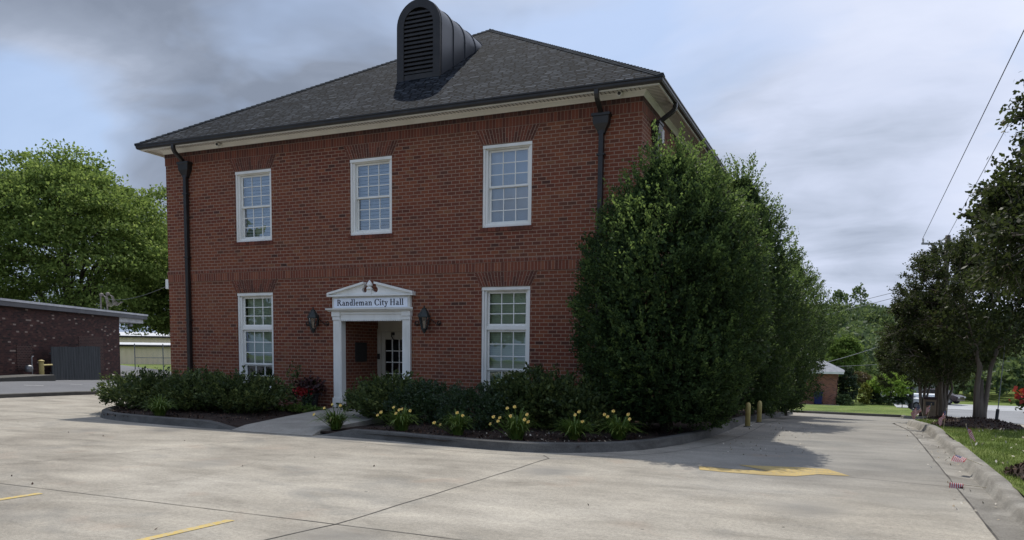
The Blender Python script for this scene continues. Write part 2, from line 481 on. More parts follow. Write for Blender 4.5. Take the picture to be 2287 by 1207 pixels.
row_shade = ramp(nt, math_(nt, 'FRACT', math_(nt, 'DIVIDE', nd(nt, 'ShaderNodeSeparateXYZ', {0: uv2}).outputs[1], .145)), [(.0, (.25, .25, .25)), (.22, (.4, .4, .4)), (.4, (1, 1, 1)), (1, (1.0, 1.0, 1.0))])  # shadow at the lower edge of every course, painted into the colour
c = mixc(nt, 1.0, c, row_shade, 'MULTIPLY')
c = mixc(nt, .5, c, ramp(nt, noise_(nt, uv, 90, 2), [(.3, (.3, .3, .3)), (.7, (.7, .7, .7))]), 'OVERLAY')
c = mixc(nt, t.outputs['Fac'], c, (.005, .005, .006))
nt.links.new(c, b.inputs['Base Color'])
spv = nd(nt, 'ShaderNodeSeparateXYZ', {0: uv2}).outputs[1]
saw = math_(nt, 'SUBTRACT', 1.0, math_(nt, 'FRACT', math_(nt, 'DIVIDE', spv, .145)))
bump(nt, b, math_(nt, 'ADD', saw, math_(nt, 'MULTIPLY', t.outputs['Color'], .5)), .8, .02)
island_mat('ridge_shingle', [(0, (.020, .024, .029)), (1, (.045, .051, .058))], .95, .03)

# concrete of the lot
m, nt, b = newmat('concrete', .95, .06)
co = objco(nt)
n1 = noise_(nt, co, .28, 6, .6)
n2 = noise_(nt, scaled(nt, co, (.55, 1.3, 1)), 1.5, 6, .62, .3)
n3 = noise_(nt, co, 34, 4, .7)
n4 = noise_(nt, co, 130, 2, .6)
c = ramp(nt, n1, [(.32, (.235, .214, .182)), (.5, (.315, .290, .247)), (.68, (.37, .344, .297))])
c = mixc(nt, .75, c, ramp(nt, n2, [(.30, (.33, .327, .322)), (.5, (.50, .50, .50)), (.70, (.64, .635, .625))]), 'OVERLAY')
c = mixc(nt, .55, c, ramp(nt, n3, [(.30, (.30, .30, .31)), (.5, (.5, .5, .5)), (.70, (.66, .66, .65))]), 'OVERLAY')
c = mixc(nt, .45, c, ramp(nt, n4, [(.30, (.2, .2, .2)), (.5, (.5, .5, .5)), (.72, (.8, .8, .8))]), 'OVERLAY')
spx = nd(nt, 'ShaderNodeSeparateXYZ', {0: co})
# driveway side: older, greyer slab
drv = math_(nt, 'MULTIPLY', nd(nt, 'ShaderNodeMapRange', {0: math_(nt, 'ADD', spx.outputs[0], math_(nt, 'MULTIPLY', n2, 1.6)), 1: 8.6, 2: 10.6}).outputs[0],
            nd(nt, 'ShaderNodeMapRange', {0: math_(nt, 'ADD', spx.outputs[1], math_(nt, 'MULTIPLY', n1, 3.0)), 1: -6.0, 2: -2.8}).outputs[0])
c = mixc(nt, math_(nt, 'MULTIPLY', drv, .62), c, mixc(nt, n2, (.13, .13, .127), (.29, .285, .27)))
st = noise_(nt, scaled(nt, co, (.8, 1, 1)), .75, 5, .55, .8)
c = mixc(nt, ramp(nt, st, [(.58, (0, 0, 0)), (.72, (.42, .42, .42))]), c, (.15, .155, .152))
st2 = noise_(nt, nd(nt, 'ShaderNodeMapping', {'Vector': co, 'Location': (5.3, 9.1, 0)}).outputs[0], 1.1, 4, .5, .5)
c = mixc(nt, ramp(nt, st2, [(.62, (0, 0, 0)), (.76, (.28, .28, .28))]), c, (.34, .25, .19))
oil = nd(nt, 'ShaderNodeTexVoronoi', {'Vector': nd(nt, 'ShaderNodeVectorMath', {0: co, 1: nd(nt, 'ShaderNodeVectorMath', {0: nd(nt, 'ShaderNodeTexNoise', {'Vector': co, 'Scale': 3.0, 'Detail': 4.0}).outputs['Color'], 1: (.35, .35, 0)}, operation='MULTIPLY').outputs[0]}, operation='ADD').outputs[0], 'Scale': .42, 'Randomness': 1.0}).outputs['Distance']
c = mixc(nt, math_(nt, 'MULTIPLY', ramp(nt, oil, [(.05, (.6, .6, .6)), (.24, (0, 0, 0))]), ramp(nt, n3, [(.35, (.2, .2, .2)), (.6, (1, 1, 1))])), c, (.15, .15, .148))
vo = nd(nt, 'ShaderNodeTexVoronoi', {'Vector': co, 'Scale': 1.15, 'Randomness': 1.0}).outputs['Distance']
c = mixc(nt, ramp(nt, vo, [(.014, (.8, .8, .8)), (.03, (0, 0, 0))]), c, (.09, .085, .08))
nt.links.new(c, b.inputs['Base Color'])
bump(nt, b, math_(nt, 'ADD', n3, math_(nt, 'MULTIPLY', n4, .6)), .35, .01)

def kerb_mat(name, stops, stain):
    m, nt, b = newmat(name, .88, .2)
    co = objco(nt)
    c = ramp(nt, noise_(nt, co, 2.2, 6), stops)
    c = mixc(nt, ramp(nt, noise_(nt, scaled(nt, co, (1, 1, 3)), 1.1, 5, .6, .5), [(.45, (0, 0, 0)), (.65, (.7, .7, .7))]), c, stain)
    c = mixc(nt, .5, c, ramp(nt, noise_(nt, co, 60, 3), [(.3, (.28, .28, .28)), (.7, (.7, .7, .7))]), 'OVERLAY')
    nt.links.new(c, b.inputs['Base Color'])
    bump(nt, b, noise_(nt, co, 40, 4), .4, .01)
kerb_mat('kerb_concrete', [(.3, (.20, .19, .17)), (.7, (.33, .31, .275))], (.115, .105, .09))
kerb_mat('kerb_grey', [(.3, (.085, .082, .076)), (.7, (.145, .14, .13))], (.05, .048, .044))
kerb_mat('walk_concrete', [(.3, (.30, .275, .235)), (.7, (.38, .355, .31))], (.25, .23, .195))

def asphalt(name, a, c_):
    m, nt, b = newmat(name, .9, .2)
    co = objco(nt)
    c = ramp(nt, noise_(nt, co, .35, 5), [(.3, a), (.7, c_)])
    c = mixc(nt, .6, c, ramp(nt, noise_(nt, co, 60, 3), [(.3, (.3, .3, .3)), (.7, (.7, .7, .7))]), 'OVERLAY')
    nt.links.new(c, b.inputs['Base Color'])
    bump(nt, b, noise_(nt, co, 80, 3), .4, .008)
asphalt('asphalt', (.115, .118, .128), (.155, .158, .168))
asphalt('road_asphalt', (.19, .195, .205), (.25, .255, .265))
asphalt('pale_road', (.30, .31, .32), (.38, .39, .40))
noisy('joint_dark', [(.35, (.045, .042, .038)), (.65, (.11, .10, .09))], 4, .95)
pass
m, nt, b = newmat('paint_yellow', .8, .2)
co = objco(nt)
c = ramp(nt, noise_(nt, co, 2.2, 6), [(.3, (.40, .28, .085)), (.7, (.50, .37, .13))])
c = mixc(nt, ramp(nt, noise_(nt, co, 30, 6, .7), [(.46, (0, 0, 0)), (.58, (.6, .6, .6))]), c, (.25, .23, .19))
c = mixc(nt, ramp(nt, noise_(nt, scaled(nt, co, (.5, 2.5, 1)), 3, 4, .6), [(.5, (0, 0, 0)), (.68, (.5, .5, .5))]), c, (.20, .17, .12))
nt.links.new(c, b.inputs['Base Color'])
m, nt, b = newmat('paint_yellow_worn', .8, .2)
co = objco(nt)
c = ramp(nt, noise_(nt, co, 3, 6), [(.3, (.44, .32, .095)), (.7, (.52, .39, .14))])
c = mixc(nt, ramp(nt, noise_(nt, co, 26, 6, .7), [(.50, (0, 0, 0)), (.60, (.8, .8, .8))]), c, (.38, .35, .29))
nt.links.new(c, b.inputs['Base Color'])
noisy('paint_white', [(.3, (.45, .45, .45)), (.7, (.65, .65, .64))], 8, .7)

m, nt, b = newmat('lawn', .95, .15)
co = objco(nt)
c = ramp(nt, noise_(nt, co, .7, 6), [(.3, (.070, .105, .024)), (.5, (.115, .16, .036)), (.7, (.17, .20, .058))])
c = mixc(nt, .6, c, ramp(nt, noise_(nt, co, 22, 4), [(.3, (.25, .25, .25)), (.7, (.75, .75, .75))]), 'OVERLAY')
c = mixc(nt, ramp(nt, noise_(nt, co, 2.1, 4), [(.60, (0, 0, 0)), (.75, (.6, .6, .6))]), c, (.15, .12, .06))
nt.links.new(c, b.inputs['Base Color'])
bump(nt, b, noise_(nt, co, 40, 4), .8, .04)

# ------------------------------------------------------------------ camera, sun, sky
cam = bpy.data.cameras.new('camera')
cam.sensor_width = 36
cam.lens = 36 * 1718.70 / 2287
cam.shift_y = (935.71 - 603.5) / 2287
cam.clip_end = 3000
co_ = bpy.data.objects.new('camera', cam)
COL.objects.link(co_)
yaw, pit, rol = -0.412317484, -0.0873435645, 0.012124448
fw = Vector((math.sin(yaw) * math.cos(pit), math.cos(yaw) * math.cos(pit), math.sin(pit)))
rt = Vector((math.cos(yaw), -math.sin(yaw), 0))
up = rt.cross(fw)
r2 = rt * math.cos(rol) + up * math.sin(rol)
u2 = -rt * math.sin(rol) + up * math.cos(rol)
M = Matrix((r2, u2, -fw)).transposed().to_4x4()
M.translation = Vector((10.83747943, -16.03463987, 1.46789172))
co_.matrix_world = M
SC.camera = co_

SUNV = Vector((-.335, .605, 1.0)).normalized()
sun = bpy.data.lights.new('sun', 'SUN')
sun.energy = 3.6
sun.angle = R(.6)
sun.color = (1, .95, .86)
so = bpy.data.objects.new('sun', sun)
COL.objects.link(so)
so.rotation_euler = (-SUNV).to_track_quat('-Z', 'Y').to_euler()
elev = math.asin(SUNV.z)
azi = math.atan2(SUNV.x, SUNV.y)

w = bpy.data.worlds.new('World')
SC.world = w
w.use_nodes = True
nt = w.node_tree
bg = nt.nodes['Background']
bg.inputs[1].default_value = .1
sky = nd(nt, 'ShaderNodeTexSky', sky_type='NISHITA', sun_disc=False, sun_elevation=elev, sun_rotation=azi, air_density=1.2, dust_density=2.5, ozone_density=1.2)
dirv = nd(nt, 'ShaderNodeTexCoord').outputs['Generated']
sp = nd(nt, 'ShaderNodeSeparateXYZ', {0: dirv})
den = math_(nt, 'ADD', math_(nt, 'MAXIMUM', sp.outputs[2], 0.0), .22)
pc = nd(nt, 'ShaderNodeCombineXYZ', {0: math_(nt, 'DIVIDE', sp.outputs[0], den), 1: math_(nt, 'DIVIDE', sp.outputs[1], den), 2: 0.0}).outputs[0]
pc = nd(nt, 'ShaderNodeMapping', {'Vector': pc, 'Location': (3.7, 1.9, 0.0)}).outputs[0]
warp = nd(nt, 'ShaderNodeTexNoise', {'Vector': pc, 'Scale': 1.1, 'Detail': 3.0})
pw = nd(nt, 'ShaderNodeVectorMath', {0: pc, 1: nd(nt, 'ShaderNodeVectorMath', {0: warp.outputs['Color'], 1: (.55, .55, 0)}, operation='MULTIPLY').outputs[0]}, operation='ADD').outputs[0]
cb = noise_(nt, pw, .85, 6, .52)
cd = noise_(nt, scaled(nt, pw, (.7, 1.2, 1)), 2.2, 6, .55)
k = math_(nt, 'ADD', math_(nt, 'MULTIPLY', cb, .64), math_(nt, 'MULTIPLY', cd, .36))
# the cloud deck is thicker (greyer) towards the north-west
west = math_(nt, 'MULTIPLY', math_(nt, 'ADD', sp.outputs[0], .22), .26)
k = math_(nt, 'ADD', k, west)
SPOTS = [((.02, .988, .15), -.17, .02, .17), ((-.14, .98, .15), -.07, .02, .14), ((-.72, .62, .33), -.03, .05, .32), ((-.775, .575, .245), .13, .02, .15),
         ((-.33, .868, .375), .03, .05, .35), ((.10, .93, .36), -.04, .03, .16), ((-.083, .957, .278), .02, .05, .2)]
def spot(d, amp, w0, w1):
    dn = Vector(d).normalized()
    dp = nd(nt, 'ShaderNodeVectorMath', {0: nd(nt, 'ShaderNodeVectorMath', {0: dirv, 1: nd(nt, 'ShaderNodeVectorMath', {0: warp.outputs['Color'], 1: (.16, .16, .16)}, operation='MULTIPLY').outputs[0]}, operation='ADD').outputs[0], 1: tuple(dn + Vector((.08, .08, .08)))}, operation='DISTANCE')
    return nd(nt, 'ShaderNodeMapRange', {0: dp.outputs['Value'], 1: w1, 2: w0, 3: 0.0, 4: amp}, interpolation_type='SMOOTHSTEP').outputs[0]
for sp_ in SPOTS:
    k = math_(nt, 'ADD', k, spot(*sp_))
cloud = ramp(nt, k, [(.30, (2.2, 2.6, 3.4)), (.40, (3.1, 3.6, 4.6)), (.48, (4.6, 5.2, 6.5)), (.56, (5.9, 6.5, 8.1)), (.70, (7.2, 7.7, 9.2))])
gap = noise_(nt, nd(nt, 'ShaderNodeMapping', {'Vector': pw, 'Location': (8.3, 2.7, 0)}).outputs[0], 1.0, 5, .5)
back = nd(nt, 'ShaderNodeMapRange', {0: sp.outputs[1], 1: .15, 2: -.6, 3: 0.0, 4: .20}).outputs[0]
for d_, a_ in (((-.812, .542, .205), .22), ((-.62, .72, .22), .10), ((-.80, .56, .36), .06)):
    back = math_(nt, 'ADD', back, spot(d_, a_, .01, .13))
gmask = ramp(nt, math_(nt, 'ADD', gap, back), [(.54, (0, 0, 0)), (.68, (.8, .8, .8))])
skyb = mixc(nt, 1.0, sky.outputs[0], (1.0, 1.0, 1.0), 'MULTIPLY')
blue = mixc(nt, .65, skyb, (3.6, 5.3, 8.6))
nt.links.new(mixc(nt, gmask, cloud, blue), bg.inputs[0])

vs_ = SC.view_settings
vs_.view_transform = 'Standard'
vs_.look = 'None'
vs_.exposure = .18
vs_.gamma = 1
vs_.use_curve_mapping = False
SC.cycles.max_bounces = 8
SC.cycles.transparent_max_bounces = 12
SC.cycles.use_denoising = True

# ------------------------------------------------------------------ the city hall
XW, XS = 6.675, 3.624              # half width, spacing of the windows
ZUT, ZUB, ZLT, ZLB = 6.081, 4.259, 2.926, .32
WH = .605                          # half width of a window opening
DC, DH, DTOP = .055, .915, 2.36    # doorway centre, half width, top
LEN = 22.0
hall = thing('city_hall', 'two storey red brick civic hall with dark hipped shingle roof and white pedimented entrance', 'building')

def cut_wall(mb, xs, zs, holes, y):
    for i in range(len(xs) - 1):
        for j in range(len(zs) - 1):
            cx, cz = (xs[i] + xs[i + 1]) / 2, (zs[j] + zs[j + 1]) / 2
            if any(a < cx < b and c < cz < d for a, b, c, d in holes):
                continue
            mb.add([(xs[i], y, zs[j]), (xs[i + 1], y, zs[j]), (xs[i + 1], y, zs[j + 1]), (xs[i], y, zs[j + 1])], [(0, 1, 2, 3)])

holes = [(c - WH, c + WH, ZUB, ZUT) for c in (-XS, .014, XS)] + [(c - WH, c + WH, ZLB, ZLT) for c in (-XS, XS)]
dhole = (DC - DH, DC + DH, -.3, DTOP)
mb = MB()
xs = sorted({-XW, XW, *[h[0] for h in holes + [dhole]], *[h[1] for h in holes + [dhole]]})
zs = sorted({-.35, 6.95, *[h[2] for h in holes], *[h[3] for h in holes], DTOP})
cut_wall(mb, xs, zs, holes + [dhole], 0.0)
mb.add([(XW, 0, -.35), (XW, LEN, -2.0), (XW, LEN, 6.95), (XW, 0, 6.95)], [(0, 1, 2, 3)])
mb.add([(-XW, 0, -.35), (-XW, LEN, -2.0), (-XW, LEN, 6.95), (-XW, 0, 6.95)], [(3, 2, 1, 0)])
mb.add([(-XW, LEN, -2.0), (XW, LEN, -2.0), (XW, LEN, 6.95), (-XW, LEN, 6.95)], [(3, 2, 1, 0)])
for a, b, c, d in holes:
    for q in ([(a, 0, c), (a, .22, c), (a, .22, d), (a, 0, d)], [(b, .22, c), (b, 0, c), (b, 0, d), (b, .22, d)],
              [(a, 0, d), (a, .22, d), (b, .22, d), (b, 0, d)], [(a, .22, c), (a, 0, c), (b, 0, c), (b, .22, c)]):
        mb.add(q, [(0, 1, 2, 3)])
a, b = dhole[:2]
mb.add([(a, 0, -.05), (a, 1.66, -.05), (a, 1.66, DTOP), (a, 0, DTOP)], [(0, 1, 2, 3)])
mb.add([(b, 1.66, -.05), (b, 0, -.05), (b, 0, DTOP), (b, 1.66, DTOP)], [(0, 1, 2, 3)])
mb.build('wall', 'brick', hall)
# dark floor slab and partition so that the windows do not look through the house
mb = MB().box(-XW + .02, DC - DH - .25, .55, .6, -.3, 6.9).box(DC + DH + .25, XW - .02, .55, .6, -.3, 6.9).box(DC - DH - .25, DC + DH + .25, 1.9, 1.95, -.3, 3.2).box(DC - DH - .25, DC + DH + .25, .55, .6, 3.2, 6.9)
mb.build('inner_partition', 'dark_room', hall)
# doorway lining: ceiling, back wall, floor
mb = MB().box(a + .003, b - .003, .003, 1.657, DTOP - .02, DTOP + .04)
mb.build('porch_ceiling', 'soffit_white', hall)
fx0, fx1, dx0, dx1 = -.90 + .04, .30, -.745, .165
mb = MB().box(fx1, b - .003, 1.62, 1.66, 0, DTOP - .02).box(a + .003, fx1, 1.62, 1.66, 2.02, DTOP - .02)
mb.build('porch_back_wall', 'cream_paint', hall)
mb = MB().box(a + .003, b - .003, -.12, 1.7, -.16, .012)
mb.build('porch_floor', 'walk_concrete', hall)

def sweepU(mb, prof, closed=True):
    n = len(prof)
    vs = []
    for o_, z in prof:
        vs += [(-(XW + o_), LEN + o_, z), (-(XW + o_), -o_, z), (XW + o_, -o_, z), (XW + o_, LEN + o_, z)]
    fs = []
    for i in range(n if closed else n - 1):
        j = (i + 1) % n
        for s in range(3):
            fs.append((i * 4 + s, i * 4 + s + 1, j * 4 + s + 1, j * 4 + s))
    mb.add(vs, fs)
    return mb

sweepU(MB(), [(.001, 3.267), (.016, 3.267), (.016, 3.475), (.001, 3.475)]).build('belt_course', 'brick_soldier', hall)
sweepU(MB(), [(.001, 3.4755), (.024, 3.4755), (.024, 3.556), (.001, 3.556)]).build('belt_cap', 'brick_rowlock', hall)
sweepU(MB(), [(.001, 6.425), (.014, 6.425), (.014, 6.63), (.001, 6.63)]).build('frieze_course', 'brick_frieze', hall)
sweepU(MB(), [(.001, 6.6305), (.02, 6.6305), (.02, 6.742), (.001, 6.742)]).build('frieze_cap', 'brick_frieze_top_shaded', hall)
sweepU(MB(), [(.001, 6.733), (.03, 6.733), (.036, 6.755), (.06, 6.785), (.09, 6.812), (.095, 6.838), (.001, 6.838)]).build('cornice', 'soffit_white', hall)
sweepU(MB(), [(.05, 6.832), (.425, 6.832), (.425, 6.846), (.05, 6.846)]).build('soffit', 'soffit_bead', hall)
sweepU(MB(), [(.405, 6.778), (.438, 6.778), (.438, 6.93), (.405, 6.93)]).build('fascia', 'soffit_white', hall)
gut = sweepU(MB(), [(.441, 6.806), (.50, 6.806), (.522, 6.838), (.524, 6.880), (.540, 6.895), (.540, 6.918), (.528, 6.918), (.528, 6.90), (.512, 6.88), (.49, 6.818), (.452, 6.818), (.452, 6.918), (.441, 6.918)]).build('gutter', 'bronze_metal', hall)

# jack arches, sills
def jack_arch(cx, z0, z1):
    n = 19
    m_ = MB()
    b0, t0 = WH + .015, WH + .185
    m_.prism([(cx - b0, z0), (cx + b0, z0), (cx + t0, z1), (cx - t0, z1)], -.006, .02)
    bk = m_.build('arch', 'mortar', hall)
    m_ = MB()
    def X(s, z):
        f = (z - z0) / (z1 - z0)
        return cx + (s - .5) * 2 * (b0 + (t0 - b0) * f)
    for i in range(n):
        cuts = [z0 + .004, z0 + (z1 - z0) * (.34 if i % 2 else .66), z1 - .004]
        for c0, c1 in zip(cuts[:-1], cuts[1:]):
            e0 = .0045 if c1 != cuts[-1] else .0045
            za, zb = c0 + .0035, c1 - .0035
            g_ = .0075
            sa, sb = i / n, (i + 1) / n
            yy = -.012 - random.uniform(0, .003)
            m_.prism([(X(sa, za) + g_, za), (X(sb, za) - g_, za), (X(sb, zb) - g_, zb), (X(sa, zb) + g_, zb)], yy, -.0065)
    m_.build('arch_bricks', 'arch_brick', bk)
for c in (-XS, .014, XS):
    jack_arch(c, ZUT + .004, 6.4235)
    s_ = MB()
    for i in range(13):
        x = c - WH - .04 + i * (2 * WH + .08) / 13
        s_.box(x + .004, x + (2 * WH + .08) / 13 - .004, -.022 - random.uniform(0, .004), -.001, ZUB - .095, ZUB - .006)
    s_.build('window_sill', 'arch_brick', hall)
for c in (-XS, XS):
    jack_arch(c, ZLT + .004, 3.2655)

# windows
def rect_frame(m_, x0, x1, z0, z1, wx, wz, y0, y1):
    m_.box(x0, x0 + wx, y0, y1, z0, z1).box(x1 - wx, x1, y0, y1, z0, z1)
    m_.box(x0 + wx, x1 - wx, y0, y1, z0, z0 + wz).box(x0 + wx, x1 - wx, y0, y1, z1 - wz, z1)

def sash(par, x0, x1, z0, z1, y, rows, name='sash', rail=.045):
    s_ = MB()
    rect_frame(s_, x0, x1, z0, z1, .045, rail, y, y + .04)
    gx0, gx1, gz0, gz1 = x0 + .045, x1 - .045, z0 + rail, z1 - rail
    for i in (1, 2):
        x = gx0 + (gx1 - gx0) * i / 3
        s_.box(x - .011, x + .011, y + .006, y + .03, gz0, gz1)
    for i in range(1, rows):
        z = gz0 + (gz1 - gz0) * i / rows
        for k in range(3):
            xa = gx0 + (gx1 - gx0) * k / 3 + (.011 if k else 0)
            xb = gx0 + (gx1 - gx0) * (k + 1) / 3 - (.011 if k < 2 else 0)
            s_.box(xa, xb, y + .008, y + .028, z - .011, z + .011)
    s_.build(name, 'white_trim', par, bevel=.003)
    p_ = MB().add([(gx0, y + .018, gz0), (gx1, y + .018, gz0), (gx1, y + .018, gz1), (gx0, y + .018, gz1)], [(0, 1, 2, 3)])
    p_.build('pane', 'window_glass' if z1 > 3.3 else 'window_glass_low', par)

def blind(par, x0, x1, z0, z1, y, pitch, mat, depth):
    m_ = MB()
    n = int((z1 - z0) / pitch)
    vs = []
    for i in range(n + 1):
        z = z1 - i * pitch
        cov = .70 if depth > .015 else .97
        vs += [(x0, y, z), (x1, y, z), (x0, y + depth, z - pitch * cov), (x1, y + depth, z - pitch * cov)]
    fs = [(i * 4, i * 4 + 1, i * 4 + 3, i * 4 + 2) for i in range(n + 1)]
    m_.add(vs, fs)
    m_.build('blind', mat, par)

def window(cx, lower, label, bl):
    z0, z1 = (ZLB, ZLT) if lower else (ZUB, ZUT)
    f_ = MB()
    X0, X1 = cx - WH + .002, cx + WH - .002
    rect_frame(f_, X0, X1, z0 + .002, z1 - .002, .055, .05, .028, .21)
    rect_frame(f_, X0 + .055, X1 - .055, z0 + .052, z1 - .052, .05, .045, .062, .21)
    f_.box(X0, X1, .010, .028, z1 - .075, z1 - .004)
    if lower:
        f_.box(X0 + .1, X1 - .1, .08, .21, 1.955, 2.045)
    fr_ = f_.build('window', 'white_trim', hall, bevel=.004)
    fr_['label'] = label
    a_, b_ = X0 + .107, X1 - .107
    if lower:
        sash(fr_, a_, b_, 2.047, z1 - .10, .125, 3)
        sash(fr_, a_, b_, 1.03, 1.953, .125, 3)
        sash(fr_, a_, b_, z0 + .10, 1.045, .167, 2)
    else:
        mid = z0 + (z1 - z0) * .5 + .0
        sash(fr_, a_, b_, mid - .02, z1 - .10, .125, 3)
        sash(fr_, a_, b_, z0 + .10, mid + .02, .167, 3)
    bl(fr_, a_, b_, z0, z1)
    return fr_

window(-XS, False, 'upper window with open slatted blind, nearest the left downspout', lambda f, a, b, c, d: blind(f, a, b, c + .05, d - .05, .265, .085, 'blind_white', .030))
window(.014, False, 'upper window with slatted blind above the entrance', lambda f, a, b, c, d: blind(f, a, b, c + .05, d - .05, .265, .085, 'blind_white', .028))
window(XS, False, 'upper window with smooth closed shade, nearest the holly', lambda f, a, b, c, d: blind(f, a, b, c + .05, d - .05, .265, .03, 'blind_white', .003))
def lowl(f, a, b, c, d):
    blind(f, a, b, 1.02, d - .05, .275, .05, 'blind_grey', .012)
    m_ = MB()
    for k in range(60):
        x, z = random.uniform(a + .05, b - .05), c + abs(random.gauss(0, .28)) + .1
        if z > .98: continue
        t = random.uniform(-1, 1)
        m_.add([(x, .34, z), (x + .03 * t + .02, .32, z + .05), (x + .09 * t, .34, z + .12), (x + .05 * t - .03, .35, z + .06)], [(0, 1, 2, 3)])
    m_.build('window_plant', 'indoor_plant', f)
window(-XS, True, 'tall lower window with houseplants behind the glass', lowl)
window(XS, True, 'tall lower window with drawn grey shade', lambda f, a, b, c, d: blind(f, a, b, c + .05, d - .05, .275, .05, 'blind_grey', .012))

# roof
EH, EY, EZ, PIT = 7.20, -.525, 6.925, .637
RZ = EZ + PIT * EH
PY0, PY1 = EY + EH, LEN + .5 - EH
me = bpy.data.meshes.new('roof')
E1 = LEN + .5
rv = [(-EH, EY, EZ), (EH, EY, EZ), (EH, E1, EZ), (-EH, E1, EZ), (0, PY0, RZ), (0, PY1, RZ)]
rf = [(0, 1, 4), (1, 2, 5, 4), (2, 3, 5), (3, 0, 4, 5)]
rv += [(x, y, z - .03) for x, y, z in rv[:4]]
rf += [(0, 6, 7, 1), (1, 7, 8, 2), (2, 8, 9, 3), (3, 9, 6, 0), (9, 8, 7, 6)]
me.from_pydata(rv, [], rf)
me.materials.append(MAT['shingle'])
uvl = me.uv_layers.new(name='UV')
sl = math.sqrt(1 + PIT * PIT)
for pi, p_ in enumerate(me.polygons):
    for li in p_.loop_indices:
        v_ = me.vertices[me.loops[li].vertex_index].co
        if pi in (0, 2):
            uvl.data[li].uv = (v_.x, (v_.y - EY) * sl if pi == 0 else (E1 - v_.y) * sl)
        elif pi in (1, 3):
            uvl.data[li].uv = (v_.y + 50, (EH - abs(v_.x)) * sl)
        else:
            uvl.data[li].uv = (v_.x + v_.y, 0)
roof = bpy.data.objects.new('roof', me)
COL.objects.link(roof)
roof.parent = hall
# hip and ridge caps: overlapping folded shingles
mb = MB()
def caps(p, q, nl, nr_):
    p, q = Vector(p), Vector(q)
    L = (q - p).length
    n = int(L / .15)
    d = (q - p).normalized()
    for i in range(n):
        a_, b_ = p + d * (i * L / n - .03), p + d * ((i + 1) * L / n)
        h0, h1 = .030, .012
        zz = Vector((0, 0, 1))
        vs = [a_ + nl * .15 + zz * (h0 - .012), a_ + zz * (h0 + .014), a_ + nr_ * .15 + zz * (h0 - .012),
              b_ + nl * .15 + zz * h1, b_ + zz * (h1 + .014), b_ + nr_ * .15 + zz * h1]
        vs += [a_ + nl * .15 - zz * .01, a_ - zz * .0, a_ + nr_ * .15 - zz * .01]
        mb.add(vs, [(0, 1, 4, 3), (1, 2, 5, 4), (6, 7, 1, 0), (7, 8, 2, 1)])
def onf(v):      # direction lying on the roof faces, perpendicular-ish to the hip
    return Vector(v).normalized()
caps((EH, EY, EZ), (0, PY0, RZ), onf((-1, 0, 0)), onf((0, 1, 0)))
caps((-EH, EY, EZ), (0, PY0, RZ), onf((0, 1, 0)), onf((1, 0, 0)))
caps((0, PY0, RZ), (0, PY1, RZ), onf((-1, 0, -PIT)), onf((1, 0, -PIT)))
mb.build('ridge_cap', 'ridge_shingle', hall)

# barrel dormer with louvre
DX, DR, DY, DSP = .165, .635, 2.0, 9.88
def arch(r_, zb, n=20, zs_=DSP):
    pts = [(DX - r_, zb)]
    pts += [(DX - r_ * math.cos(math.pi * i / n), zs_ + r_ * math.sin(math.pi * i / n)) for i in range(n + 1)]
    return pts + [(DX + r_, zb)]
def shell(m_, r0, r1, y0, y1, zb):
    A, B = arch(r0, zb), arch(r1, zb)
    n = len(A)
    vs = [(x, y0, z) for x, z in A] + [(x, y0, z) for x, z in B] + [(x, y1, z) for x, z in A] + [(x, y1, z) for x, z in B]
    fs = []
    for i in range(n - 1):
        fs += [(i, i + 1, n + i + 1, n + i), (2 * n + i, 3 * n + i, 3 * n + i + 1, 2 * n + i + 1), (i, 2 * n + i, 2 * n + i + 1, i + 1), (n + i, n + i + 1, 3 * n + i + 1, 3 * n + i)]
    m_.add(vs, fs)
m_ = MB()
shell(m_, DR - .02, DR, DY + .04, 5.6, 8.3)
dorm = m_.build('dormer', 'dormer_metal', hall, smooth=True)
dorm.modifiers.new('e', 'EDGE_SPLIT').split_angle = R(40)
m_ = MB()
shell(m_, .44, DR + .012, DY - .02, DY + .05, 8.3)
m_.box(DX - .44, DX + .44, DY + .0, DY + .04, 8.3, 8.66)
m_.build('dormer_front', 'louver_metal', dorm)
m_ = MB()
nl = 15
for i in range(nl):
    z = 8.68 + i * (DSP + .44 - 8.72) / nl
    hw = .44 if z < DSP else math.sqrt(max(.44 ** 2 - (z - DSP) ** 2, .0))
    if hw < .06: continue
    m_.add([(DX - hw, DY - .005, z), (DX + hw, DY - .005, z), (DX + hw, DY + .075, z + .085), (DX - hw, DY + .075, z + .085),
            (DX - hw, DY - .005, z + .05), (DX + hw, DY - .005, z + .05), (DX + hw, DY + .075, z + .12), (DX - hw, DY + .075, z + .12)],
           [(0, 1, 2, 3), (7, 6, 5, 4), (0, 4, 5, 1)])
m_.build('louver', 'louver_metal', dorm)
m_ = MB().prism(arch(.45, 8.4), DY + .10, DY + .12)
m_.build('louver_back', 'black_plastic', dorm)
for y in (2.06, 2.72, 3.38, 4.04, 4.70):
    m_ = MB()
    shell(m_, DR - .005, DR + .022, y, y + .03, 8.3)
    m_.build('seam', 'dormer_metal', dorm)
m_ = MB().box(DX - DR - .03, DX + DR + .10, DY - .22, DY + .02, 8.40, 8.41)

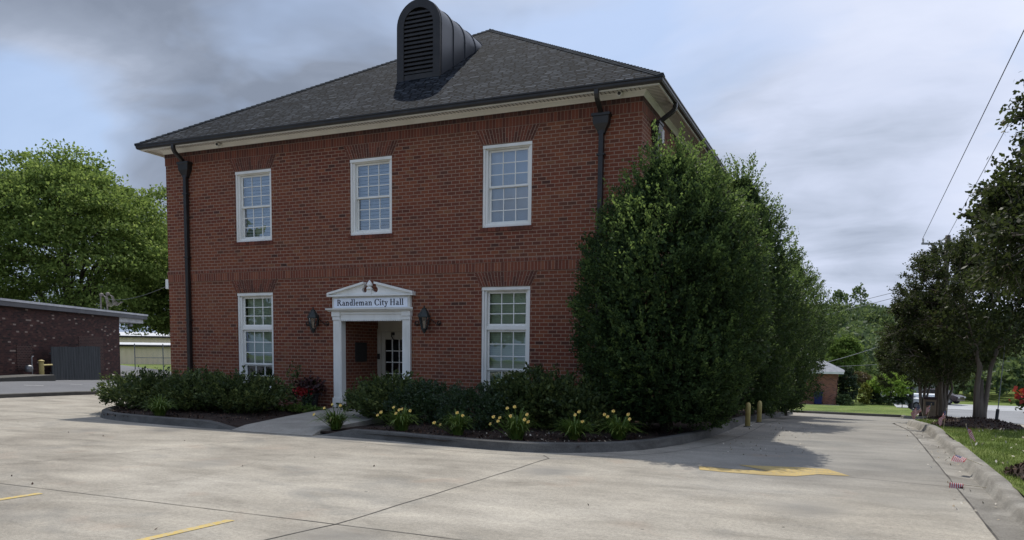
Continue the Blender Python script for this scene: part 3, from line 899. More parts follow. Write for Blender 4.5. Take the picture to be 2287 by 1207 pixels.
# downspouts
def downspout(x, y_out, wall, axis):
    """axis 'y': on the front wall; 'x': on the east wall"""
    def P(a, off, z):
        return (a, -off, z) if axis == 'y' else (XW + off, a, z)
    m_ = MB()
    sq = (1.0, .78) if axis == 'y' else (1.0, .78)
    m_.tube([P(x, .47, 6.85), P(x, .47, 6.74), P(x, .445, 6.68), P(x, .40, 6.63), P(x, .15, 6.47), P(x, .12, 6.40)], .062, 4, ang=math.pi / 4)
    m_.tube([P(x, .075, 6.2), P(x, .075, -.05)], .072, 4, ang=math.pi / 4)
    o = m_.build('downspout', 'bronze_metal', hall, bevel=.008)
    # collector head
    h = MB()
    prof = [(.19, 6.455, .185), (.20, 6.45, .19), (.20, 6.40, .19), (.175, 6.385, .175), (.165, 6.24, .165), (.08, 6.09, .12), (.072, 6.05, .12)]
    vs = []
    for hw, z, dp in prof:
        vs += [P(x - hw, .004, z), P(x + hw, .004, z), P(x + hw, dp, z), P(x - hw, dp, z)]
    fs = [(3, 2, 1, 0)]
    for i in range(len(prof) - 1):
        fs += [(i * 4 + j, i * 4 + (j + 1) % 4, i * 4 + 4 + (j + 1) % 4, i * 4 + 4 + j) for j in range(4)]
    h.add(vs, fs)
    h.build('collector_head', 'bronze_metal', o)
    for z in (5.6, 3.9, 2.2, .8):
        st_ = MB()
        if axis == 'y': st_.box(x - .085, x + .085, -.135, -.018, z, z + .035)
        else: st_.box(XW + .018, XW + .135, x - .085, x + .085, z, z + .035)
        st_.build('strap', 'bronze_metal', o)
downspout(-5.88, 0, 0, 'y')
downspout(5.83, 0, 0, 'y')
downspout(.95, 0, 0, 'x')

# entrance surround
surround = MB()
m_ = MB()
z_b = 2.40
m_.box(DC - DH + .0, DC + DH - .0, -.06, -.004, 2.19, 2.40)                       # entablature between the pilasters
m_.box(DC - DH, DC + DH, -.085, -.06, 2.33, 2.40)
portal = m_.build('entrance_surround', 'white_trim', hall, bevel=.004)
for sx in (-1, 1):
    m_ = MB()
    x0, x1 = (DC - DH - .20, DC - DH) if sx < 0 else (DC + DH, DC + DH + .20)
    m_.box(x0, x1, -.075, -.003, .012, 2.19)
    m_.box(x0 - .02, x1 + .005 if sx < 0 else x1 + .02, -.10, -.076, .012, .25)
    for k in range(3):
        xx = x0 + .035 + k * .05
        m_.box(xx, xx + .032, -.083, -.0755, .30, 2.10)
    m_.box(x0 - .012, x1 + .012, -.095, -.003, 2.192, 2.28)
    m_.box(x0 - .025, x1 + .025, -.115, -.003, 2.282, 2.40)
    pl = m_.build('pilaster', 'white_trim', portal, bevel=.004)
    m_ = MB()
    xa, xb = (DC - DH, DC - DH + .028) if sx < 0 else (DC + DH - .028, DC + DH)
    m_.box(xa, xb, -.055, .13, .012, 2.185)
    m_.build('jamb', 'white_trim', portal)
m_ = MB()
prof = [(.0, 2.402), (.14, 2.402), (.15, 2.415), (.19, 2.44), (.20, 2.452), (.20, 2.475), (.0, 2.475)]
hw = DH + .20
vs = []
for o_, z in prof:
    e = o_ * .75
    vs += [(DC - hw - e, -o_, z), (DC + hw + e, -o_, z)]
m_.add(vs, [(i * 2, i * 2 + 1, (i + 1) * 2 + 1, (i + 1) * 2) for i in range(len(prof) - 1)] + [tuple(range(0, 14, 2)), tuple(range(13, 0, -2))])
m_.build('shelf_moulding', 'white_trim', portal)
m_ = MB()
n = 34
for i in range(n):
    x = DC - DH + .035 + i * (2 * DH - .07) / n
    m_.box(x, x + .030, -.085, -.061, 2.165, 2.20)
m_.box(DC - DH + .03, DC + DH - .03, -.058, -.01, 2.175, 2.19)
m_.build('dentil', 'white_trim', portal)
# pediment
hp = 1.205
zb, za = 2.795, 3.06
pts = [(-hp, zb + .03)]
sl_ = (za - zb - .03) / (hp - .16)
pts.append((-.165, za))
def scoop(s):
    out = []
    cx_, cz_, r_ = s * .16, 2.92, .07
    angs = [100, 60, 20, -20, -60, -100, -140] if s < 0 else [-40, -80, -120, -160, -200, -240, -280]
    for a_ in ([115, 150, 185, 220, 255, 290, 325] if s < 0 else [215, 250, 285, 320, 355, 390, 425]):
        out.append((cx_ + r_ * math.cos(R(a_)), cz_ + r_ * math.sin(R(a_))))
    return out
pts += scoop(-1)
pts += [(-.05, 2.90), (.05, 2.90)]
pts += scoop(1)
pts += [(.165, za), (hp, zb + .03), (hp, zb), (-hp, zb)]
m_ = MB()
# triangulate the board as strips so that the concave outline is safe
top = [p for p in pts[:-2]]
P3 = [(DC + x, z) for x, z in top]
vs = []
for y in (-.10, -.02):
    vs += [(x, y, z) for x, z in P3] + [(x, y, zb) for x, z in P3]
k = len(P3)
import bmesh
bm = bmesh.new()
vv = [bm.verts.new((x, -.10, z)) for x, z in [(DC + q[0], q[1]) for q in pts]]
f_ = bm.faces.new(vv)
ret = bmesh.ops.extrude_face_region(bm, geom=[f_])
for e_ in ret['geom']:
    if isinstance(e_, bmesh.types.BMVert): e_.co.y = -.02
bmesh.ops.triangulate(bm, faces=[f for f in bm.faces if len(f.verts) > 4])
bmesh.ops.recalc_face_normals(bm, faces=bm.faces)
mm = bpy.data.meshes.new('pediment')
bm.to_mesh(mm); bm.free()
mm.materials.append(MAT['white_trim'])
ped = bpy.data.objects.new('pediment', mm)
COL.objects.link(ped); ped.parent = portal
m_ = MB()
for s in (-1, 1):
    x0, z0_, x1, z1_ = DC + s * (hp + .03), zb + .012, DC + s * .155, za + .0
    q = [(x0, z0_), (x1, z1_), (x1, z1_ + .05), (x0, z0_ + .05)]
    m_.prism(q if s > 0 else q[::-1], -.175, -.02)
    q = [(x0, z0_ + .052), (x1, z1_ + .052), (x1, z1_ + .072), (x0, z0_ + .072)]
m_.box(DC - hp - .03, DC + hp + .03, -.17, -.02, zb - .028, zb + .011)
m_.build('raking_cornice', 'white_trim', portal)
m_ = MB()
m_.box(DC - .062, DC + .062, -.15, -.05, 2.81, 2.93)
m_.lathe([(.075, 2.93), (.08, 2.945), (.07, 2.965), (.045, 2.985), (.05, 3.005), (.075, 3.015), (.078, 3.04), (.055, 3.085), (.025, 3.125), (.006, 3.15)], 14, (DC, -.115, 0))
m_.build('finial', 'white_trim', portal)
# backing of the frieze zone between shelf and pediment
m_ = MB().box(DC - DH - .21, DC + DH + .21, -.085, -.003, 2.476, 2.766)
m_.build('frieze_board', 'white_trim', portal)

# door
dr = MB()
rect_frame(dr, dx0 + .005, dx1 - .005, .03, 1.945, .125, .20, 1.60, 1.645)
door = dr.build('door', 'cream_paint', hall, bevel=.004)
m_ = MB()
gx0, gx1, gz0, gz1 = dx0 + .13, dx1 - .13, .23, 1.745
for i in range(1, 3):
    x = gx0 + (gx1 - gx0) * i / 3
    m_.box(x - .012, x + .012, 1.603, 1.64, gz0, gz1)
for i in range(1, 5):
    z = gz0 + (gz1 - gz0) * i / 5
    for k in range(3):
        m_.box(gx0 + (gx1 - gx0) * k / 3 + .0125, gx0 + (gx1 - gx0) * (k + 1) / 3 - .0125, 1.606, 1.637, z - .012, z + .012)
m_.build('muntin', 'white_trim', door)
MB().add([(gx0, 1.62, gz0), (gx1, 1.62, gz0), (gx1, 1.62, gz1), (gx0, 1.62, gz1)], [(0, 1, 2, 3)]).build('pane', 'door_glass', door)
MB().tube([(-.36, 1.56, 1.90), (-.36, 1.50, 1.83), (-.30, 1.52, 1.74)], .014, 6).box(-.40, -.32, 1.55, 1.60, 1.86, 1.93).build('door_closer', 'black_plastic', door)
MB().tube([(dx1 - .06, 1.56, .95), (dx1 - .06, 1.53, .98), (dx1 - .06, 1.53, 1.22), (dx1 - .06, 1.56, 1.25)], .012, 8).build('handle', 'galv_steel', door)
m_ = MB().box(fx0 + .004, dx0, 1.58, 1.66, .012, 2.02).box(dx1, fx1, 1.58, 1.66, .012, 2.02).box(dx0, dx1, 1.58, 1.66, 1.95, 2.02)
m_.build('door_frame', 'cream_paint', hall, bevel=.004)

# things fixed to the hall that are things of their own
sign = thing('name_sign', 'white framed board lettered Randleman City Hall above the entrance', 'sign', (DC, -.085, 2.62))
MB().box(-DH - .15, DH + .15, -.022, -.001, -.125, .10).build('panel', 'sign_white', sign)
m_ = MB()
for i in range(58):
    x = -DH - .19 + i * (2 * DH + .38) / 58
    m_.box(x, x + .022, -.022, -.001, .112, .138)
for s in (-1, 1):
    for i in range(8):
        z = -.125 + i * .03
        x = s * (DH + .178)
        m_.box(x - .013, x + .013, -.022, -.001, z, z + .018)
m_.build('bead_trim', 'white_trim', sign)

def glyph(ch):
    """serif letter as polygons, cap height 1"""
    out = []
    def r_(x0, z0, x1, z1): out.append([(x0, z0), (x1, z0), (x1, z1), (x0, z1)])
    def arc(cx, cz, rx, rz, a0, a1, tx, tz, n=14):
        for i in range(n):
            A, B = R(a0 + (a1 - a0) * i / n), R(a0 + (a1 - a0) * (i + 1) / n)
            out.append([(cx + rx * math.cos(A), cz + rz * math.sin(A)), (cx + rx * math.cos(B), cz + rz * math.sin(B)),
                        (cx + (rx - tx) * math.cos(B), cz + (rz - tz) * math.sin(B)), (cx + (rx - tx) * math.cos(A), cz + (rz - tz) * math.sin(A))])
    def p_(*q): out.append(list(q))
    if ch == 'R':
        r_(.08, .05, .24, .95); r_(0, 0, .33, .05); r_(0, .95, .32, 1); arc(.30, .735, .31, .265, -90, 90, .16, .07)
        r_(.24, .93, .31, .999); r_(.24, .47, .31, .54); p_((.30, .50), (.44, .54), (.82, .03), (.62, .03)); r_(.62, 0, .88, .05); return out, .86
    if ch == 'a':
        arc(.23, .185, .21, .20, 0, 360, .13, .06); r_(.33, .06, .47, .44); arc(.25, .43, .22, .22, 0, 150, .14, .07); r_(.40, 0, .58, .06); return out, .60
    if ch in 'nm':
        r_(.07, .05, .21, .60); r_(0, 0, .29, .05); r_(-.01, .57, .14, .63)
        arc(.33, .42, .21, .22, 0, 170, .14, .09); r_(.40, .05, .54, .43); r_(.33, 0, .62, .05)
        if ch == 'n': return out, .66
        arc(.66, .42, .21, .22, 0, 170, .14, .09); r_(.73, .05, .87, .43); r_(.66, 0, .95, .05); return out, .99
    if ch == 'd':
        arc(.27, .31, .25, .33, 0, 360, .15, .07); r_(.39, .05, .53, 1.02); r_(.28, 1.0, .45, 1.06); r_(.46, 0, .62, .05); return out, .65
    if ch == 'l':
        r_(.08, .05, .22, 1.02); r_(0, 0, .30, .05); r_(-.02, 1.0, .14, 1.06); return out, .33
    if ch == 'e':
        arc(.27, .31, .25, .33, 5, 325, .15, .07, 20); r_(.10, .32, .51, .385); return out, .56
    if ch == 'C':
        arc(.45, .5, .43, .53, 48, 318, .17, .07, 22); p_((.68, .72), (.77, .72), (.77, .99), (.70, .95)); p_((.70, .06), (.76, .16), (.80, .28), (.72, .18)); return out, .86
    if ch == 'i':
        r_(.08, .05, .22, .60); r_(0, 0, .30, .05); r_(-.02, .57, .14, .63); arc(.15, .86, .09, .10, 0, 360, .09, .10, 10); return out, .33
    if ch == 't':
        p_((.10, .10), (.24, .06), (.24, .84), (.10, .70)); r_(0, .57, .40, .635); arc(.29, .16, .19, .17, 180, 300, .12, .09, 8); return out, .42
    if ch == 'y':
        p_((.04, .60), (.19, .60), (.37, .10), (.27, -.02)); p_((.46, .60), (.53, .60), (.26, -.22), (.16, -.20)); r_(-.02, .575, .26, .63); r_(.38, .575, .60, .63)
        arc(.10, -.20, .10, .09, 0, 360, .10, .09, 10); return out, .58
    if ch == 'H':
        for x in (.08, .60):
            r_(x, .05, x + .16, .95); r_(x - .08, 0, x + .24, .05); r_(x - .08, .95, x + .24, 1)
        r_(.24, .47, .60, .535); return out, .92
    return out, .30
text = 'Randleman City Hall'
ws = [glyph(c)[1] for c in text]
W_ = 1.93
kx = W_ / (sum(ws) + .03 * len(ws))
kz = .150
m_ = MB()
x = -W_ / 2
for ci, ch in enumerate(text):
    if ch == ' ':
        m_.build('lettering', 'navy_paint', sign)
        m_ = MB()
    polys, adv = glyph(ch)
    for pi, q in enumerate(polys):
        y0 = -.0265 - .0002 * (pi % 5) - .00003 * ci
        m_.prism([(x + a_ * kx, b_ * kz - .078) for a_, b_ in q], y0, -.0225)
    x += (adv + .03) * kx
m_.build('lettering', 'navy_paint', sign)

def wall_lantern(x, label):
    t_ = thing('wall_lantern', label, 'wall lamp', (x, -.19, 2.20), 0, 'lanterns beside the entrance')
    m_ = MB()
    n = 6
    m_.lathe([(.015, .31), (.02, .29), (.012, .275), (.035, .255), (.06, .245), (.055, .23), (.07, .20), (.105, .15), (.135, .09), (.150, .055), (.150, .04), (.125, .035)], n, ang=math.pi / 6)
    m_.build('cap', 'lantern_metal', t_)
    m_ = MB()
    for j in range(n):
        a_ = 2 * math.pi * j / n + math.pi / 6
        m_.tube([(.122 * math.cos(a_), .122 * math.sin(a_), .04), (.065 * math.cos(a_), .065 * math.sin(a_), -.225)], .011, 4)
    m_.lathe([(.02, -.335), (.018, -.315), (.045, -.295), (.05, -.26), (.075, -.245), (.075, -.222)], n, ang=math.pi / 6)
    m_.build('cage', 'lantern_metal', t_)
    m_ = MB()
    vs = []
    for rr, z in ((.112, .036), (.058, -.22)):
        for j in range(n):
            a_ = 2 * math.pi * j / n + math.pi / 6
            vs.append((rr * math.cos(a_), rr * math.sin(a_), z))
    m_.add(vs, [(j, (j + 1) % n, n + (j + 1) % n, n + j) for j in range(n)])
    m_.build('glass_panel', 'lamp_glass', t_)
    MB().lathe([(.012, -.2), (.012, -.12), (.018, -.1), (.012, -.05)], 8).build('bulb', 'white_trim', t_)
    m_ = MB().box(-.035, .035, .155, .187, -.14, .12).tube([(0, .16, .0), (0, .10, -.02), (0, .08, .06), (0, .05, .10)], .013, 6)
    for s in (-1, 1):
        q = []
        for i in range(22):
            a_ = i / 21
            th = R(-60 + 420 * a_)
            rr = .058 * (1 - .62 * a_)
            q.append((s * (.30 + rr * math.cos(th) * 1.0), .165, -.085 + rr * math.sin(th)))
        q = [(s * .02, .165, .02), (s * .12, .165, -.02), (s * .22, .165, -.10)] + [(s * .27, .165, -.138)] + q
        m_.tube(q, .011, 5)
    m_.build('scroll_bracket', 'iron_dark', t_)
    return t_
wall_lantern(-1.585, 'iron wall lantern on the brick to the left of the white doorway')
wall_lantern(1.625, 'iron wall lantern on the brick to the right of the white doorway')

def security_camera(x, y, z, rz, label, roundb):
    t_ = thing('security_camera', label, 'camera', (x, y, z), rz, 'security cameras under the eave')
    m_ = MB()
    m_.box(-.055, .055, .0, .03, -.06, .06)
    m_.build('mount', 'white_trim', t_, bevel=.006)
    m_ = MB()
    m_.tube([(0, 0, 0), (0, -.05, -.01), (0, -.16, -.035)], [.042, .05, .05], 12)
    m_.build('housing', 'white_trim', t_)
    MB().tube([(0, -.162, -.0355), (0, -.168, -.037)], [.036, .034], 12).build('lens', 'black_plastic', t_)
    return t_
security_camera(-4.63, -.10, 6.80, .35, 'small white bullet camera under the eave above the upper left window', 0)
security_camera(6.22, -.10, 6.80, .15, 'small white camera with black lens by the right front corner of the eave', 0)
t_ = thing('wall_plaque', 'dark bronze plaque on the brick inside the doorway', 'plaque', (DC - DH + .002, .81, 1.40))
MB().box(0, .03, -.25, .25, -.25, .25).build('frame', 'bronze_metal', t_, bevel=.006)
MB().box(.0305, .034, -.22, .22, -.22, .22).build('plate', 'plaque_bronze', t_)
t_ = thing('card_reader', 'black card reader on the pale door frame', 'card reader', (-.80, 1.578, 1.29))
MB().box(-.035, .035, -.03, 0, -.075, .075).build('housing', 'black_plastic', t_, bevel=.006)
MB().box(-.02, .02, -.033, -.0305, -.05, .02).build('keypad', 'iron_dark', t_)
t_ = thing('utility_box', 'small grey box high on the shaded side wall by the rear-facing downspout', 'box', (XW + .001, 1.55, 6.30))
MB().box(0, .09, -.1, .1, -.16, .16).build('cover', 'grey_plastic', t_, bevel=.008)
MB().tube([(.04, 0, -.16), (.04, 0, -.9)], .015, 8).build('conduit', 'grey_plastic', t_)
t_ = thing('junction_box', 'small white box at the left edge of the brick front', 'box', (-XW - .001, .05, 3.22))
MB().box(-.10, 0, -.08, .12, -.13, .13).build('cover', 'white_trim', t_, bevel=.008)
MB().tube([(-.05, .02, -.13), (-.05, .02, -.5)], .012, 8).build('conduit', 'grey_plastic', t_)

# ------------------------------------------------------------------ the ground and its surfaces
def geo(a, b, n, p=1.0):
    return a + (b - a) * np.linspace(0, 1, n) ** p
ysG = np.concatenate([np.linspace(-120, -20, 11), np.linspace(-18, 80, 60), np.linspace(85, 420, 30)])
o = patch('ground', ysG, -260.0, 320.0, 130, -.16, 'lawn')
hy = np.linspace(95, 420, 40)
def hillf(X, Y):
    return 9.5 * ss((Y - 100) / 130) * ss((X + 60) / 60) + 2.0 * np.sin(X * .05 + 1) * ss((Y - 110) / 60) - 1.2
o = patch('hill', hy, -120.0, 320.0, 60, -.1, 'lawn', hillf)

cy = np.concatenate([np.linspace(-60, -16, 12), np.linspace(-15, 31, 93)])
patch('concrete_lot', cy, -12.3, [(-60, 12.1), (10.4, 12.1), (11.2, 12.5), (13, 16), (27.5, 16), (28, 15), (31, 15)], 46, 0.0, 'concrete')
patch('asphalt_lot', np.concatenate([np.linspace(-60, -16, 8), np.linspace(-14, 42, 40)]), -70.0, -12.3, 40, -.004, 'asphalt')
patch('rear_asphalt', np.linspace(23, 42, 12), -12.3, 6.0, 10, -.03, 'asphalt')
patch('road', np.concatenate([np.linspace(-60, 0, 12), np.linspace(2, 62, 50)]), 15.85, 25.0, 8, -.06, 'road_asphalt')
patch('far_street', np.linspace(62.2, 71, 6), -40.0, 90.0, 50, -.055, 'pale_road')
lawn = patch('lawn_strip', np.linspace(-30, 16, 93), [(-30, 12.6), (9.5, 12.62), (11, 12.75), (13, 13.2), (15, 13.9), (16, 14.35)], 14.4, 6, .115, 'lawn',
      lambda X, Y: .012 * np.sin(X * 5 + Y * 3) + .01 * np.sin(Y * 7.3 - X * 2))
patch('side_walk', np.linspace(-30, 58, 120), [(-30, 14.4), (16, 14.4), (22, 14.4), (58, 14.4)], 15.68, 2, .118, 'walk_concrete')
patch('far_lawn', np.linspace(27.25, 61.8, 60), [(27.25, 13.3), (27.8, 12.2), (28.4, 11.0), (29.6, 9.4), (30.6, 8.1), (31.0, 0.0), (31.4, -6.0), (62, -6.0)], 14.4, 20, .07, 'lawn', lambda X, Y: .42 * ss((Y - 31) / 9))
patch('tree_island', np.linspace(22.6, 27.2, 12), [(22.6, 14.2), (23.4, 13.5), (24.6, 13.15), (27.2, 13.3)], 14.4, 4, .10, 'mulch')
patch('cottage_walk', np.linspace(50.6, 52.8, 4), 2.0, 10.2, 6, .495, 'walk_concrete')

# kerbs
KP = [(-.19, .0), (-.19, .118), (-.165, .140), (-.05, .140), (-.012, .122), (.018, .035), (.05, -.012), (.20, -.006), (.345, .004), (.352, -.05)]
def kdip(t, p):
    k = 1.0
    for c_, h_ in ((.4, 1.3), (-7.0, 1.6)):
        d = abs(p.y - c_) / h_
        if d < 1:
            k -= .36 * (1 - d * d) * (1 + .25 * math.sin((p.y - c_) * 10.5))
    return k
sweep('kerb', chaikin([(12.45, -34), (12.45, -8), (12.45, 3), (12.47, 9.5), (12.62, 11.2), (13.3, 13.4), (14.3, 16.2)], 2), KP, 'kerb_concrete', .12, kdip)
KP2 = [(.20, -.02), (.19, .125), (.16, .150), (.05, .150), (.02, .135), (.0, .03), (-.03, -.02)]
bedL = chaikin([(-7.35, 19), (-7.35, 2), (-7.2, -.6), (-6.1, -2.2), (-5.1, -3.55), (-4.2, -4.15), (-2.8, -4.38), (-1.0, -4.5), (-.05, -4.5)], 2)
bedR = chaikin([(1.80, -4.43), (3.0, -4.45), (5.6, -4.85), (6.8, -4.65), (7.95, -3.5), (8.52, -.8), (8.60, 3), (8.50, 22)], 2)
sweep('bed_kerb', bedL, KP2, 'kerb_grey', .15, lambda t, p: min(1, max(.06, (-.05 - p.x) / .8)) if p.y < -3.9 else 1)
sweep('bed_kerb', bedR, KP2, 'kerb_grey', .15, lambda t, p: min(1, max(.06, (p.x - 1.85) / .7)) if p.y < -3.9 and p.x < 4 else 1)
sweep('lot_kerb', [(-12.32, -40), (-12.3, -1.0), (-12.0, 2.4), (-11.9, 9)], [(-.16, -.05), (-.16, .10), (-.13, .115), (.0, .115), (.03, .09), (.05, -.05)], 'kerb_grey', .6)
sweep('cross_kerb', [(-6, 31.45), (0, 31.05), (8.1, 30.65), (9.4, 29.6), (11.0, 28.4), (12.2, 27.75), (13.25, 27.2)], [(.16, -.05), (.16, .11), (.13, .13), (.02, .13), (0, .10), (-.02, -.03)], 'kerb_grey', .5)
sweep('island_kerb', chaikin([(13.35, 27.25), (13.12, 24.6), (13.5, 23.3), (14.3, 22.5)], 2), [(.16, -.05), (.16, .11), (.13, .13), (.02, .13), (0, .10), (-.02, -.03)], 'kerb_concrete', .3)
sweep('road_kerb', [(15.82, -40), (15.82, 60)], [(.13, .10), (.13, .118), (.0, .118), (-.02, .09), (-.03, -.07)], 'kerb_grey', .8)
sweep('far_kerb', [(25.1, -40), (25.1, 61)], [(-.13, -.1), (-.13, .10), (0, .118), (.1, .1), (.1, -.1)], 'kerb_grey', 1.5)

# concrete walk to the door, with its apron
m_ = MB()
wl = [(-.12, -4.62, g(0, -4.62) + .006), (-.08, -4.25, -.045), (-.45, -2.6, -.012), (-1.02, -.12, .006), (-1.05, .05, .006)]
wr = [(1.82, -4.62, g(0, -4.62) + .006), (1.76, -4.25, -.045), (1.60, -2.6, -.012), (1.42, -.12, .006), (1.40, .05, .006)]
vs, fs = [], []
for l, r_ in zip(wl, wr):
    for k in range(5):
        vs.append(tuple(l[i] + (r_[i] - l[i]) * k / 4 for i in range(3)))
for i in range(4):
    for k in range(4):
        a_ = i * 5 + k
        fs.append((a_, a_ + 1, a_ + 6, a_ + 5))
m_.add(vs, fs)
for e_ in (wl, wr):
    sk = [p for a_ in e_ for p in (a_, (a_[0], a_[1], -.3))]
    m_.add(sk, [(2 * i, 2 * i + 2, 2 * i + 3, 2 * i + 1) for i in range(4)])
o = m_.build('door_walk', 'walk_concrete', smooth=True)
o['kind'] = 'structure'

# mulch bed
def bedbump(X, Y):
    k = ss((np.abs(X - .55) - 1.3) / 1.2)
    h = np.array([[mnoise.noise(Vector((x * 2.2, y * 2.2, 0))) * .03 + mnoise.noise(Vector((x * 9, y * 9, 4))) * .018 for x, y in zip(a_, b_)] for a_, b_ in zip(X, Y)])
    return h + .075 * k - .02
patch('mulch_bed', np.concatenate([np.linspace(-4.72, .2, 60), np.linspace(.6, 22, 30)]),
      [(-4.72, 4.6), (-4.45, 2.8), (-4.28, 2.0), (-4.24, 1.9), (-4.20, -2.9), (-4.05, -4.0), (-3.5, -4.95), (-2.2, -5.95), (-.6, -7.05), (2, -7.2), (22, -7.2)],
      [(-4.72, 6.0), (-4.5, 6.85), (-3.4, 7.75), (-.8, 8.36), (3, 8.44), (22, 8.34)], 90, .045, 'mulch', bedbump)
def chips(name, n, xr, yr, mat, zf, size=.06, k=1.0, keep=None):
    P = np.stack([RNG.uniform(*xr, n), RNG.uniform(*yr, n), np.zeros(n)], 1)
    if keep is not None:
        P = P[keep(P[:, 0], P[:, 1])]
    P[:, 2] = zf(P[:, 0], P[:, 1])
    V = leaf_quads(P, size, wid=.42, flat=.93)
    o_ = quads(name, V, mat)
    o_['kind'] = 'stuff'
    return o_
inbed = lambda x, y: (y > -4.35 - .06 * (x > 2) * (x - 2)) & ((x - .55) ** 2 > 1.55 ** 2) & (x > -4.4 - .8 * (y + 4)) & (x < 7.3 + .36 * (y + 3.6)) & (x < 8.3)
zb_ = lambda x, y: np.array([.045 + g(a_, b_) + float(bedbump(np.array([[a_]]), np.array([[b_]]))[0, 0]) + .008 for a_, b_ in zip(x, y)])
chips('mulch_chips', 5200, (-6.5, 8.7), (-4.6, -.1), 'mulch_chip', zb_, .075, keep=inbed)
chips('bed_litter', 90, (4.2, 8.3), (-4.4, -2.6), 'litter', zb_, .07, keep=inbed)
gz_ = lambda x, y: G(x, y) + .007
chips('drive_litter', 170, (8.3, 10.2), (-3.5, 4.0), 'litter', gz_, .05)
chips('gutter_litter', 90, (11.9, 12.38), (-7.5, 6), 'litter', gz_, .05)
chips('lot_litter', 26, (-6, 12), (-12, -5), 'mulch_chip', gz_, .045)

# saw-cut joints and cracks
m_ = MB()
def joint(pts, w_=.011, wob=.006):
    q = resample(pts, .25)
    vs = []
    for i, p in enumerate(q):
        t = (q[min(i + 1, len(q) - 1)] - q[max(i - 1, 0)]).normalized()
        nr = Vector((-t.y, t.x))
        c_ = Vector((p.x, p.y)) + nr * mnoise.noise(Vector((p.x * 1.1, p.y * 1.1, 9))) * wob * 2
        ww = w_ * (1 + .5 * mnoise.noise(Vector((p.x * 4, p.y * 4, 2))))
        for s in (-1, 1):
            r_ = c_ + nr * ww * s * .5
            vs.append((r_.x, r_.y, g(r_.x, r_.y) + .0035))
    m_.add(vs, [(2 * i, 2 * i + 2, 2 * i + 3, 2 * i + 1) for i in range(len(q) - 1)])
joint([(-12.2, -10.33), (12.1, -10.33)])
joint([(6.35, -14.5), (6.42, -11.07), (6.6, -10.33), (6.76, -5.3), (6.55, -5.02)], .016, .012)
joint([(.2, -12), (.52, -9.46), (1.38, -5.49), (1.5, -4.95)], .009)
joint([(12.10, -16), (12.1, 10.5)], .022, .004)
joint([(-5.4, -10.3), (-5.6, -4.4)], .009)
joint([(-12.2, -4.72), (-5.4, -4.55), (-4.6, -4.7)], .009)
joint([(8.95, -4.98), (10.9, -5.05), (12.1, -5.3)], .009)
joint(chaikin([(1.9, -4.87), (5.7, -5.30), (7.1, -5.05), (8.35, -3.75), (9.0, -.7), (9.06, 3), (8.95, 20)], 2), .012)
joint([(9.3, .1), (12.1, -.05)], .008)
joint([(9.3, 5.0), (12.1, 4.9)], .009)
joint([(9.3, 11.0), (12.4, 11.0)], .009)
joint([(9.3, 17.0), (15.5, 17.0)], .010)
joint([(12.1, -14.6), (-12, -14.6)], .009)
joint(chaikin([(-9.5, -10.3), (-7.2, -9.1), (-6.4, -7.4), (-4.0, -6.6), (-3.1, -4.8)], 1), .006, .05)
joint(chaikin([(3.2, -10.3), (3.6, -8.7), (3.1, -7.2), (3.5, -5.4)], 1), .004, .04)
o = m_.build('pavement_joint', 'joint_dark')
o['kind'] = 'structure'

def paint(name, polys, mat, dz=.0045):
    m_ = MB()
    for poly in polys:
        m_.add([(x, y, g(x, y) + dz) for x, y in poly], [tuple(range(len(poly)))])
    o_ = m_.build(name, mat)
    o_['kind'] = 'structure'
def bar(x0, y0, x1, y1, w_):
    d = Vector((x1 - x0, y1 - y0)).normalized()
    n_ = Vector((-d.y, d.x)) * w_ / 2
    return [(x0 - n_.x, y0 - n_.y), (x1 - n_.x, y1 - n_.y), (x1 + n_.x, y1 + n_.y), (x0 + n_.x, y0 + n_.y)]
paint('parking_line', [bar(5.63, -10.62, 5.12, -15.4, .10), bar(2.86, -10.53, 2.45, -15.4, .10), bar(.1, -10.5, -.3, -15.4, .10), bar(8.4, -10.7, 8.0, -15.4, .10)], 'paint_yellow_worn')
paint('arrow_marking', [[(8.93, -5.02), (9.0, -5.36), (9.45, -5.42), (9.40, -5.10)], [(9.40, -5.10), (9.45, -5.42), (9.93, -5.42), (9.88, -5.02)],
                        [(9.42, -4.62), (9.88, -5.02), (9.93, -5.42), (10.25, -5.33), (10.52, -5.0), (10.90, -4.96), (10.62, -4.44), (10.30, -4.44)]], 'paint_yellow')
paint('stall_line', [bar(-15.9, 2.7, -19.6, .4, .10), bar(-16.4, 4.6, -21.5, 3.9, .10), bar(-15.6, -.4, -19.5, -3.0, .1), bar(-16.8, 9.4, -23.5, 8.4, .1)], 'paint_white', .006)

# ------------------------------------------------------------------ vegetation builders
def noise_arr(P, s, off=0.0):
    return np.array([mnoise.noise(Vector((p[0] * s + off, p[1] * s, p[2] * s))) for p in P])

def sph(n):
    return unit(RNG.normal(size=(n, 3)))

